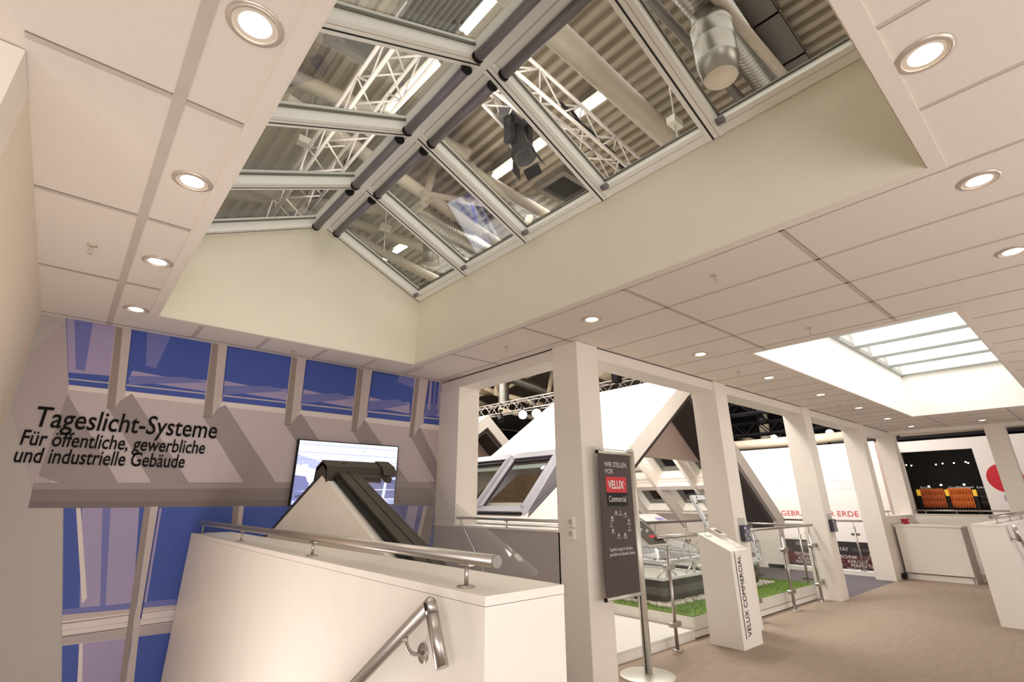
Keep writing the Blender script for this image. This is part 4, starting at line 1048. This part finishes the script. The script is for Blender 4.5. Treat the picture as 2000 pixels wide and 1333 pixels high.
# corrugated deck, ribs run along y
mb = MB(); pitch, dep = .25, .09
x = -10
prof = []
while x < 36:
    prof += [(x, 0), (x+pitch*.40, 0), (x+pitch*.52, dep), (x+pitch*.88, dep)]; x += pitch
b0 = len(mb.v)
for px_, pz in prof: mb.v += [Vector((px_, -12, HZ+pz)), Vector((px_, 40, HZ+pz))]
for i in range(len(prof)-1):
    mb.f.append([b0+2*i, b0+2*i+1, b0+2*i+3, b0+2*i+2]); mb.mi.append(0); mb.sm.append(False)
mb.box(-10, 36, -12, 40, HZ+.12, HZ+.2)
o = struct('ceiling_hall', mb, M_DECK)

def pipe(name, label, cat, pa, pb, z, r, m, z2=None, ext=(0, 0), mbx=None):
    a = at(*pa, 'z', z); b = at(*pb, 'z', z if z2 is None else z2); d = (b-a).normalized()
    a -= d*ext[0]; b += d*ext[1]
    mb = MB(); mb.tube([a, b], r, 18)
    o = obj(name, mb, m, origin=(a+b)/2); tag(o, label, cat)
    return o
G_P = 'roof_strut'
for pa, pb, z, r, lab in (
    ((1066, 48), (1325, 288), 7.7, .19, 'thickest pale roof tube above the long roof light, right of the black moving light'),
    ((924, 338), (1076, 426), 7.8, .13, 'pale roof tube above the roof light, just below the black moving light'),
    ((773, 342), (985, 485), 7.2, .12, 'pale roof tube crossing the second lowest right pane of the roof light'),
    ((727, 483), (865, 553), 7.3, .12, 'pale roof tube in the lowest right pane of the roof light, below the small lamps'),
    ((685, 433), (826, 483), 7.9, .12, 'pale roof tube in the lowest right pane of the roof light, above the small lamps'),
    ((1404, 0), (1545, 165), 7.5, .07, 'slim pale tube right of the hanging metal duct outlet'),
    ((570, 150), (695, 205), 7.9, .13, 'pale roof tube in the second left pane of the roof light'),
    ((500, 385), (570, 392), 8.0, .12, 'pale roof tube in the lowest left pane of the roof light')):
    pipe(G_P, lab, 'roof tube', pa, pb, z, r, M_HALLTUBE, ext=(2.2, 2.2))
pipe('roof_pipe', 'slim dark pipe beside the hanging metal duct outlet above the roof light', 'pipe', (1288, 20), (1460, 208), 7.9, .07, M_PIPEGREY, ext=(.3, .6))
for pa, pb, z, z2, r, lab in (
    ((850, 317), (833, 380), 8.3, 7.2, .08, 'short pale strut rising from the tube in the second lowest right pane'),
    ((843, 382), (931, 396), 7.2, 7.8, .07, 'thin pale strut branching right in the second lowest right pane'),
    ((1038, 412), (1024, 455), 8.2, 7.4, .08, 'short pale strut near the lower edge of the middle right pane'),
    ((712, 440), (706, 474), 8.2, 7.6, .09, 'short pale strut in the lowest right pane'),
    ((830, 395), (720, 480), 7.2, 7.9, .09, 'pale strut slanting between the two lowest right panes'),
    ((590, 330), (545, 385), 8.2, 7.9, .10, 'pale strut in the lower left panes of the roof light')):
    pipe(G_P, lab, 'roof tube', pa, pb, z, r, M_HALLTUBE, z2, ext=(.3, .3))

def spiral_duct(label, a, b, r):
    t = thing('spiral_duct', label, 'duct', (Vector(a)+Vector(b))/2)
    a, b = Vector(a), Vector(b); L = (b-a).length; n = int(L/.075); prof = []
    for i in range(n+1): prof += [(r, L*i/n), (r*1.035, L*(i+.3)/n), (r, L*(i+.6)/n)]
    prof = [p for p in prof if p[1] <= L]
    mb = MB(); mb.lathe(a, prof, 26, axis=(b-a)); obj('duct_tube', mb, M_DUCT, t)
    return t
def outlet(t, top, z0, r):
    top = Vector(top); H = top.z-z0
    mb = MB(); mb.lathe((top.x, top.y, z0), [(r*.80, 0), (r*1.0, .22*H), (r*1.02, .23*H), (r*1.0, .24*H), (r*1.0, .5*H), (r*1.02, .51*H), (r, .52*H), (r*1.0, H*.70), (r*1.03, H*.71), (r*1.03, H*.76), (r*.95, H*.8), (r*.85, H)], 30); obj('outlet_drum', mb, M_DUCT, t)
    mb = MB(); mb.lathe((top.x, top.y, z0-.012), [(.0, 0), (r*.76, 0), (r*.78, .012)], 30); obj('outlet_plate', mb, mat('plate_beige', (190, 178, 162), .5), t)
b_ = at(1408, 152, 'z', 6.5)
dct = spiral_duct('spiral metal duct with a hanging drum outlet over the far end of the roof light', Vector((b_.x-1.9, b_.y, 7.75)), Vector((b_.x+.15, b_.y, 7.75)), .24)
outlet(dct, (b_.x, b_.y, 7.6), 6.5, .25)
a_, c_ = at(1428, 60, 'z', 8.0), at(1508, 172, 'z', 8.0)
spiral_duct('spiral metal duct right of the hanging drum outlet', a_-(c_-a_)*.5, c_+(c_-a_)*.3, .22)
a_, c_ = at(812, 420, 'z', 7.5), at(958, 497, 'z', 7.5)
d3 = spiral_duct('spiral metal duct in the second lowest right pane of the roof light', a_-(c_-a_)*.05, c_+(c_-a_)*.5, .24)
b_ = at(841, 517, 'z', 6.9); t = thing('duct_outlet', 'small metal drum outlet in the lowest right pane of the roof light', 'duct', b_); outlet(t, (b_.x, b_.y, 8.0), 6.9, .22)

def truss(label, a, b, s, m, up=Vector((0, 0, 1)), r=.026):
    a, b = Vector(a), Vector(b); d = (b-a).normalized(); w = d.cross(up).normalized()*s/2; h = up*s/2
    t = thing('lighting_truss', label, 'truss', (a+b)/2)
    mb = MB()
    for q in (w+h, w-h, -w+h, -w-h): mb.tube([a+q, b+q], r, 8)
    obj('chord_tubes', mb, m, t)
    mb = MB(); L = (b-a).length; n = max(2, int(L/s/1.0))
    for i in range(n):
        p, q = a+d*(L*i/n), a+d*(L*(i+1)/n)
        e = 1 if i % 2 else -1
        mb.tube([p+w+h*e, q+w-h*e], r*.5, 5); mb.tube([p-w+h*e, q-w-h*e], r*.5, 5); mb.tube([p+w*e+h, q-w*e+h], r*.5, 5); mb.tube([p+w*e-h, q-w*e-h], r*.5, 5)
    obj('lattice', mb, m, t)
    return t
truss('silver lattice truss running across the left panes of the roof light', at(540, 437, 'z', 6.3), at(830, 55, 'z', 6.3), .42, M_TRUSS)
ta, tb = at(985, 135, 'z', 6.5), at(1243, 352, 'z', 6.5)
truss('silver lattice truss with black cables in the right panes of the roof light', ta, tb, .40, M_TRUSS)
truss('short silver truss end holding the black moving light', at(962, 178, 'z', 6.6), at(1002, 222, 'z', 6.6), .30, M_TRUSS)
o = None
mb = MB(); rg = random.Random(4)
for k in range(5):
    pts = []
    for i in range(9):
        f = i/8; p = ta.lerp(tb, .35+.68*f)+Vector((rg.uniform(-.05, .05), rg.uniform(-.05, .05), -.02+.22-.22*f*f+rg.uniform(-.03, .03)))
        pts.append(p)
    mb.tube(pts, .016, 6)
o = obj('cable_bundle', mb, M_BLACK, origin=(ta+tb)/2); tag(o, 'bundle of black cables hanging along the silver truss in the right panes', 'cable')

def fluoro(label, pa, pb, z=8.3):
    a, b = at(*pa, 'z', z), at(*pb, 'z', z); d = b-a
    t = thing('strip_light', label, 'strip light', (a+b)/2, 'strip lights under the hall roof')
    mb = MB(); n = Vector((-d.y, d.x, 0)).normalized()*.11
    mb.obox(a-n+Vector((0, 0, .07)), d, n*2, (0, 0, .06)); obj('housing', mb, M_PIPEGREY, t)
    for q in (n*.4, n*-.4): obj('light_tube', MB().tube([a+q, b+q], .04, 10), M_TUBE_ON, t)
fluoro('glowing strip light right of the silver truss with black cables', (1127, 224), (1192, 178))
fluoro('glowing strip light behind the black moving light', (966, 346), (1062, 278))
fluoro('glowing strip light beside the truss in the second left pane', (757, 222), (852, 122))
fluoro('glowing strip light in the topmost left pane', (905, 60), (985, -30))
fluoro('small glowing strip light in the lowest right pane', (772, 492), (794, 478))
fluoro('smallest glowing strip light in the lowest right pane, below the other', (752, 506), (766, 496))

# black moving light under the truss end
p = at(1012, 228, 'z', 6.55)
t = thing('moving_light', 'black moving light hanging from the truss end above the roof light', 'stage light', p)
mb = MB(); mb.box(p.x-.22, p.x+.22, p.y-.16, p.y+.16, p.z-.10, p.z+.12); obj('base_box', mb, mat('fixture_grey', (70, 66, 72), .5), t)
mb = MB(); mb.box(p.x-.20, p.x-.12, p.y-.07, p.y+.07, p.z-.50, p.z-.10); mb.box(p.x+.12, p.x+.20, p.y-.07, p.y+.07, p.z-.50, p.z-.10); obj('yoke', mb, M_BLACK, t)
mb = MB(); c = p+Vector((0, 0, -.42)); ax = Vector((.10, -.28, -.95)); mb.lathe(c-ax*.25, [(.08, 0), (.13, .05), (.125, .34), (.16, .44), (.165, .56), (.15, .57)], 20, axis=ax); obj('head', mb, M_BLACK, t)
mb = MB(); hc = c+ax*.36
for k in range(4):
    a = Matrix.Rotation(k*math.pi/2+.4, 3, ax.normalized()) @ ax.orthogonal().normalized(); s_ = ax.normalized().cross(a)
    obj('barn_door', MB().obox(hc+a*.14-s_*.11, s_*.22, (ax.normalized()*.16+a*.05), a*.006), M_BLACK, t)
p = at(862, 25, 'z', 6.4)
t = thing('floodlight', 'large dark ribbed floodlight box in the topmost left pane', 'stage light', p)
mb = MB(); mb.obox(p+Vector((-.3, -.35, 0)), (.6, 0, .1), (0, .75, 0), (0, 0, .28)); obj('box_body', mb, mat('flood_grey', (70, 64, 60), .5), t)
mb = MB()
for i in range(9): mb.obox(p+Vector((-.28+i*.066, -.36, .02+.011*i)), (.03, 0, 0), (0, .77, 0), (0, 0, -.03))
obj('cooling_ribs', mb, M_BLACK, t)
# cable tray
a_, c_ = at(1462, -10, 'z', 8.35), at(1560, 132, 'z', 8.35); d_ = (c_-a_)
n_ = Vector((-d_.y, d_.x, 0)).normalized()
mb = MB(); mb.obox(a_-n_*.19, d_*1.25, n_*.38, (0, 0, .01)); mb.obox(a_-n_*.19, d_*1.25, n_*.01, (0, 0, .10)); mb.obox(a_+n_*.18, d_*1.25, n_*.01, (0, 0, .10))
for f in (.30, .86): mb.obox(a_-n_*.21+d_*f, d_.normalized()*.05, n_*.42, (0, 0, .14))
o = obj('cable_tray', mb, M_PIPEGREY, origin=(a_+c_)/2); tag(o, 'perforated grey cable tray at the far right end of the roof light', 'cable tray')
# framed roof hatches
for px, lab in ((((1064, 350), (1100, 392), (1140, 372), (1104, 330)), 'dark framed roof hatch right of the black moving light'), (((640, 62), (706, 112), (748, 70), (690, 40)), 'dark framed roof hatch in the second left pane of the roof light'), (((700, 545), (745, 575), (775, 545), (735, 520)), 'dark framed roof hatch in the lowest right pane')):
    q = [at(*p, 'z', HZ-.03) for p in px]; c = sum(q, Vector())/4; hx = max(abs(v.x-c.x) for v in q)*1.05; hy = max(abs(v.y-c.y) for v in q)*1.05
    t = thing('roof_hatch', lab, 'roof hatch', c, 'roof hatches in the hall deck')
    mb = MB(); w = .14
    for bx_ in ((-hx, hx, -hy, -hy+w), (-hx, hx, hy-w, hy), (-hx, -hx+w, -hy+w, hy-w), (hx-w, hx, -hy+w, hy-w)): mb.box(c.x+bx_[0], c.x+bx_[1], c.y+bx_[2], c.y+bx_[3], HZ-.16, HZ-.01)
    obj('hatch_frame', mb, M_PIPEGREY, t)
    mb = MB(); mb.box(c.x-hx+w, c.x+hx-w, c.y-hy+w, c.y+hy-w, HZ-.03, HZ-.015); obj('hatch_cover', mb, M_HALLBLACK, t)
# motor hoists
for px, z, lab in (((1318, 240), 7.0, 'small chain hoist with cables in the right pane beside the thickest roof tube'), ((596, 278), 7.2, 'small chain hoist in the third left pane of the roof light'), ((752, 445), 7.4, 'small chain hoist in the lowest right pane of the roof light')):
    p = at(*px, 'z', z); t = thing('chain_hoist', lab, 'hoist', p)
    mb = MB(); mb.box(p.x-.12, p.x+.12, p.y-.07, p.y+.07, p.z-.06, p.z+.06); obj('motor_box', mb, M_ALU, t)
    mb = MB(); mb.tube([p, (p.x, p.y, HZ)], .012, 6); mb.tube([p, (p.x+.03, p.y, p.z-.6)], .012, 6); obj('chain', mb, M_ALU, t)

# ---------------- hall seen through the opening over the half wall and between the columns
for pa, pb, z, z2, r, lab in (
    ((904, 758), (957, 770), 7.0, 7.0, .11, 'pale roof strut at the upper left of the opening over the half wall'),
    ((927, 747), (966, 768), 7.6, 7.0, .14, 'thick pale roof strut above the farther show house'),
    ((966, 768), (1060, 792), 7.0, 6.3, .14, 'thick pale roof tube running right behind the silver truss'),
    ((904, 777), (960, 796), 6.6, 6.5, .15, 'thick pale roof tube at the left edge of the opening'),
    ((972, 768), (1084, 709), 7.0, 8.4, .09, 'long pale diagonal strut rising to the right in the opening'),
    ((976, 735), (968, 764), 8.3, 7.0, .11, 'short upright pale strut beside the hanging duct in the opening'),
    ((1081, 715), (1072, 768), 8.2, 6.7, .11, 'upright pale strut at the right edge of the opening'),
    ((918, 778), (952, 769), 6.6, 7.0, .08, 'slim pale strut between the two pale tubes in the opening'),
    ((975, 800), (1080, 826), 6.0, 5.6, .11, 'low pale roof tube behind the two glowing spotlights')):
    pipe(G_P, lab, 'roof tube', pa, pb, z, r, M_HALLTUBE2, z2)
a_, c_ = at(992, 737, 'z', 7.6), at(1074, 768, 'z', 6.9)
spiral_duct('spiral duct in the opening over the half wall', a_, c_, .24)
a_ = at(984, 745, 'z', 7.2); c_ = Vector((a_.x, a_.y, 6.1)); spiral_duct('upright metal duct in the opening over the half wall', c_, a_, .26)
truss('silver lattice truss above the white show houses, left of the banner', at(895, 816, 'z', 5.6), at(1320, 736, 'z', 5.6), .46, M_TRUSS, r=.03)
def spot(px, z, label, on, s=.16):
    p = at(*px, 'z', z); t = thing('spotlight', label, 'spotlight', p)
    mb = MB(); ax = (Vector((4, 2, 1.5))-p).normalized() if on else Vector((-.3, -.5, -.8)).normalized(); mb.lathe(p, [(s*.5, -s*1.1), (s*.8, -s*.8), (s*.85, s*.6), (s, s)], 16, axis=ax); obj('lamp_body', mb, M_BLACK, t)
    mb = MB(); mb.lathe(p+ax*s*1.01, [(.0, .012), (s*.8, .01), (s*.82, 0)], 16, axis=ax); obj('lamp_lens', mb, M_LAMPON if on else M_HALLBLACK, t)
    mb = MB(); mb.tube([p-ax*s*.3, p+Vector((0, 0, s*2.2))], s*.14, 8); mb.box(p.x-s*.5, p.x+s*.5, p.y-s*.3, p.y+s*.3, p.z+s*2.0, p.z+s*2.4); obj('hanger', mb, M_BLACK, t)
spot((1020, 810), 5.1, 'left one of two glowing spotlights above the roof edge of the large show house', True, .22)
spot((1047, 808), 5.1, 'right one of two glowing spotlights above the roof edge of the large show house', True, .24)
spot((978, 818), 5.0, 'dim spotlight right of the gable of the farther show house', False, .16)
p = at(1203, 722, 'z', 6.0); t = thing('moving_light', 'black moving light on the silver truss right of the nearest column', 'stage light', p)
mb = MB(); mb.lathe(p, [(.30, 0), (.34, .10), (.28, .22), (.1, .28)], 18); obj('head', mb, M_BLACK, t)
mb = MB(); mb.box(p.x-.13, p.x+.13, p.y-.13, p.y+.13, p.z-.48, p.z); obj('base_box', mb, M_BLACK, t)
fluoro('glowing strip light just right of the nearest column, under the hall roof', (1166, 708), (1180, 707), 7.6)
o = pipe('roof_beam', 'pale roof beam just right of the nearest column', 'beam', (1168, 722), (1215, 700), 7.6, .25, M_HALLTUBE2)
pipe(G_P, 'pale roof tube behind the moving light right of the nearest column', 'roof tube', (1168, 724), (1200, 742), 6.6, .25, M_HALLTUBE2)
# black trusses and lamps between the farther columns
truss('upper black lattice truss between the columns above the red lettering', at(1415, 803, 'z', 5.4), at(1560, 783, 'z', 5.4), .55, M_HALLBLACK, r=.05)
truss('lower black lattice truss between the columns above the red lettering', at(1418, 845, 'z', 4.6), at(1690, 815, 'z', 4.6), .5, M_HALLBLACK, r=.05)
pipe('hall_pipe', 'thick pale pipe along the top of the wall with red lettering', 'pipe', (1436, 872), (1748, 846), 3.80, .20, M_HALLTUBE2, ext=(1, 0))
pipe('hall_pipe', 'thick beige pipe above the wall with the red dot', 'pipe', (1757, 847), (1998, 829), 3.88, .22, mat('pipe_beige', (170, 152, 128), .5), ext=(.0, .5))
pipe(G_P, 'upright pale hall post between the second and third column', 'roof tube', (1486, 795), (1499, 872), 6.0, .22, M_HALLTUBE2, 3.9)
pipe(G_P, 'pale strut slanting down to the right between the second and third column', 'roof tube', (1440, 853), (1490, 868), 4.6, .12, M_HALLTUBE2, 3.95)
pipe(G_P, 'pale strut slanting up to the right between the second and third column', 'roof tube', (1502, 868), (1535, 850), 3.95, .12, M_HALLTUBE2, 4.6)
pipe(G_P, 'pale horizontal tube above the black trusses between the columns', 'roof tube', (1420, 785), (1475, 779), 6.4, .25, M_HALLTUBE2)
spot((1486, 818), 4.9, 'black spotlight hanging in front of the pale hall post', False, .20)
spot((1512, 856), 4.3, 'black spotlight with a warm glow between the second and third column', True, .18)
spot((1437, 862), 4.3, 'black spotlight close to the second column, above the red lettering', False, .18)
spot((1533, 857), 4.3, 'black spotlight close to the third column, above the red lettering', False, .18)
spot((1621, 846), 4.3, 'warm glowing spotlight between the third and fourth column', True, .18)

# ================================================================== CEILING LAMPS AND SPRINKLERS
def downlight(px, label, first=[None]):
    p = at(*px, 'z', ZC); p.z = ZC
    if first[0] is None:
        t = thing('downlight', label, 'downlight', p, 'recessed downlights of the gallery ceiling')
        mb = MB(); mb.lathe(p+Vector((0, 0, -.0005)), [(.101, .0), (.101, -.003), (.090, -.008), (.080, -.010), (.077, -.006), (.077, -.002), (.101, .0)], 36); obj('trim_ring', mb, M_RING, t)
        mb = MB(); mb.lathe(p+Vector((0, 0, -.0030)), [(.077, -.001), (.062, .0006), (.058, .0006)], 30); obj('reflector', mb, M_REFL, t)
        mb = MB(); mb.lathe(p+Vector((0, 0, -.0045)), [(.0, .0), (.056, .0), (.060, .001)], 30); obj('lamp_disc', mb, M_LAMPON, t)
        lamp('downlight_beam', 'SPOT', p+Vector((0, 0, -.03)), 13, WARM, p+Vector((0, 0, -1)), size=.06, parent=t, angle=math.radians(150), blend=.9)
        first[0] = t
    else:
        t = copy_tree(first[0]); t.location = p; t['label'] = label
    return t
for px, lab in (((499, 48), 'nearest and largest recessed downlight, left of the long roof light'), ((376, 354), 'second downlight of the row left of the long roof light'), ((308, 511), 'third downlight of the row left of the long roof light'), ((266, 604), 'downlight farthest back in the row left of the long roof light, near the printed wall'),
    ((1806, 106), 'largest downlight in the upper right of the ceiling'), ((1912, 352), 'second downlight from the top on the right side of the ceiling'), ((1978, 491), 'downlight at the right picture edge, above the bright roof light'),
    ((1156, 624), 'downlight right above the nearest column'), ((1368, 692), 'downlight above the gap between the first and second column, left of the bright roof light'), ((1502, 738), 'downlight near the left corner of the bright roof light'), ((1603, 771), 'downlight above the third column, beside the bright roof light'), ((1677, 797), 'downlight above the fourth column, below the bright roof light edge'), ((1733, 818), 'downlight left of the far corner of the bright roof light'), ((1780, 833), 'downlight above the far column behind the counter'), ((1855, 841), 'downlight at the far ceiling edge above the black opening'), ((1918, 821), 'downlight above the far column in front of the red dot')):
    downlight(px, lab)
def sprinkler(px, label, first=[None]):
    p = at(*px, 'z', ZC-.03); p.z = ZC
    if first[0] is None:
        t = thing('sprinkler', label, 'sprinkler', p, 'sprinkler heads on the gallery ceiling')
        mb = MB(); mb.lathe(p, [(.0, -.012), (.014, -.012), (.030, -.004), (.032, 0)], 20); obj('rosette', mb, M_RING, t)
        mb = MB(); mb.lathe(p+Vector((0, 0, -.035)), [(.009, 0), (.009, .025)], 10)
        for s in (-1, 1): mb.tube([p+Vector((s*.009, 0, -.03)), p+Vector((s*.014, 0, -.045)), p+Vector((s*.003, 0, -.062))], .003, 6)
        mb.lathe(p+Vector((0, 0, -.066)), [(.0, .0), (.015, .0), (.015, .003), (.0, .004)], 14); obj('sprinkler_head', mb, M_RING, t)
        first[0] = t
    else:
        t = copy_tree(first[0]); t.location = p; t['label'] = label
for px, lab in (((178, 487), 'sprinkler on the ceiling near the left wall'), ((573, 690), 'sprinkler at the ceiling edge over the blue printed windows'), ((990, 683), 'sprinkler left of the nearest column'), ((1397, 544), 'sprinkler in the middle of the right ceiling, between the two roof lights'), ((1582, 646), 'sprinkler just left of the bright roof light'), ((1443, 730), 'sprinkler above the second column'), ((1641, 795), 'sprinkler between the third and fourth downlight along the columns'), ((1896, 812), 'sprinkler at the far corner of the bright roof light'), ((1927, 828), 'sprinkler farthest away, at the top of the far column')):
    sprinkler(px, lab)
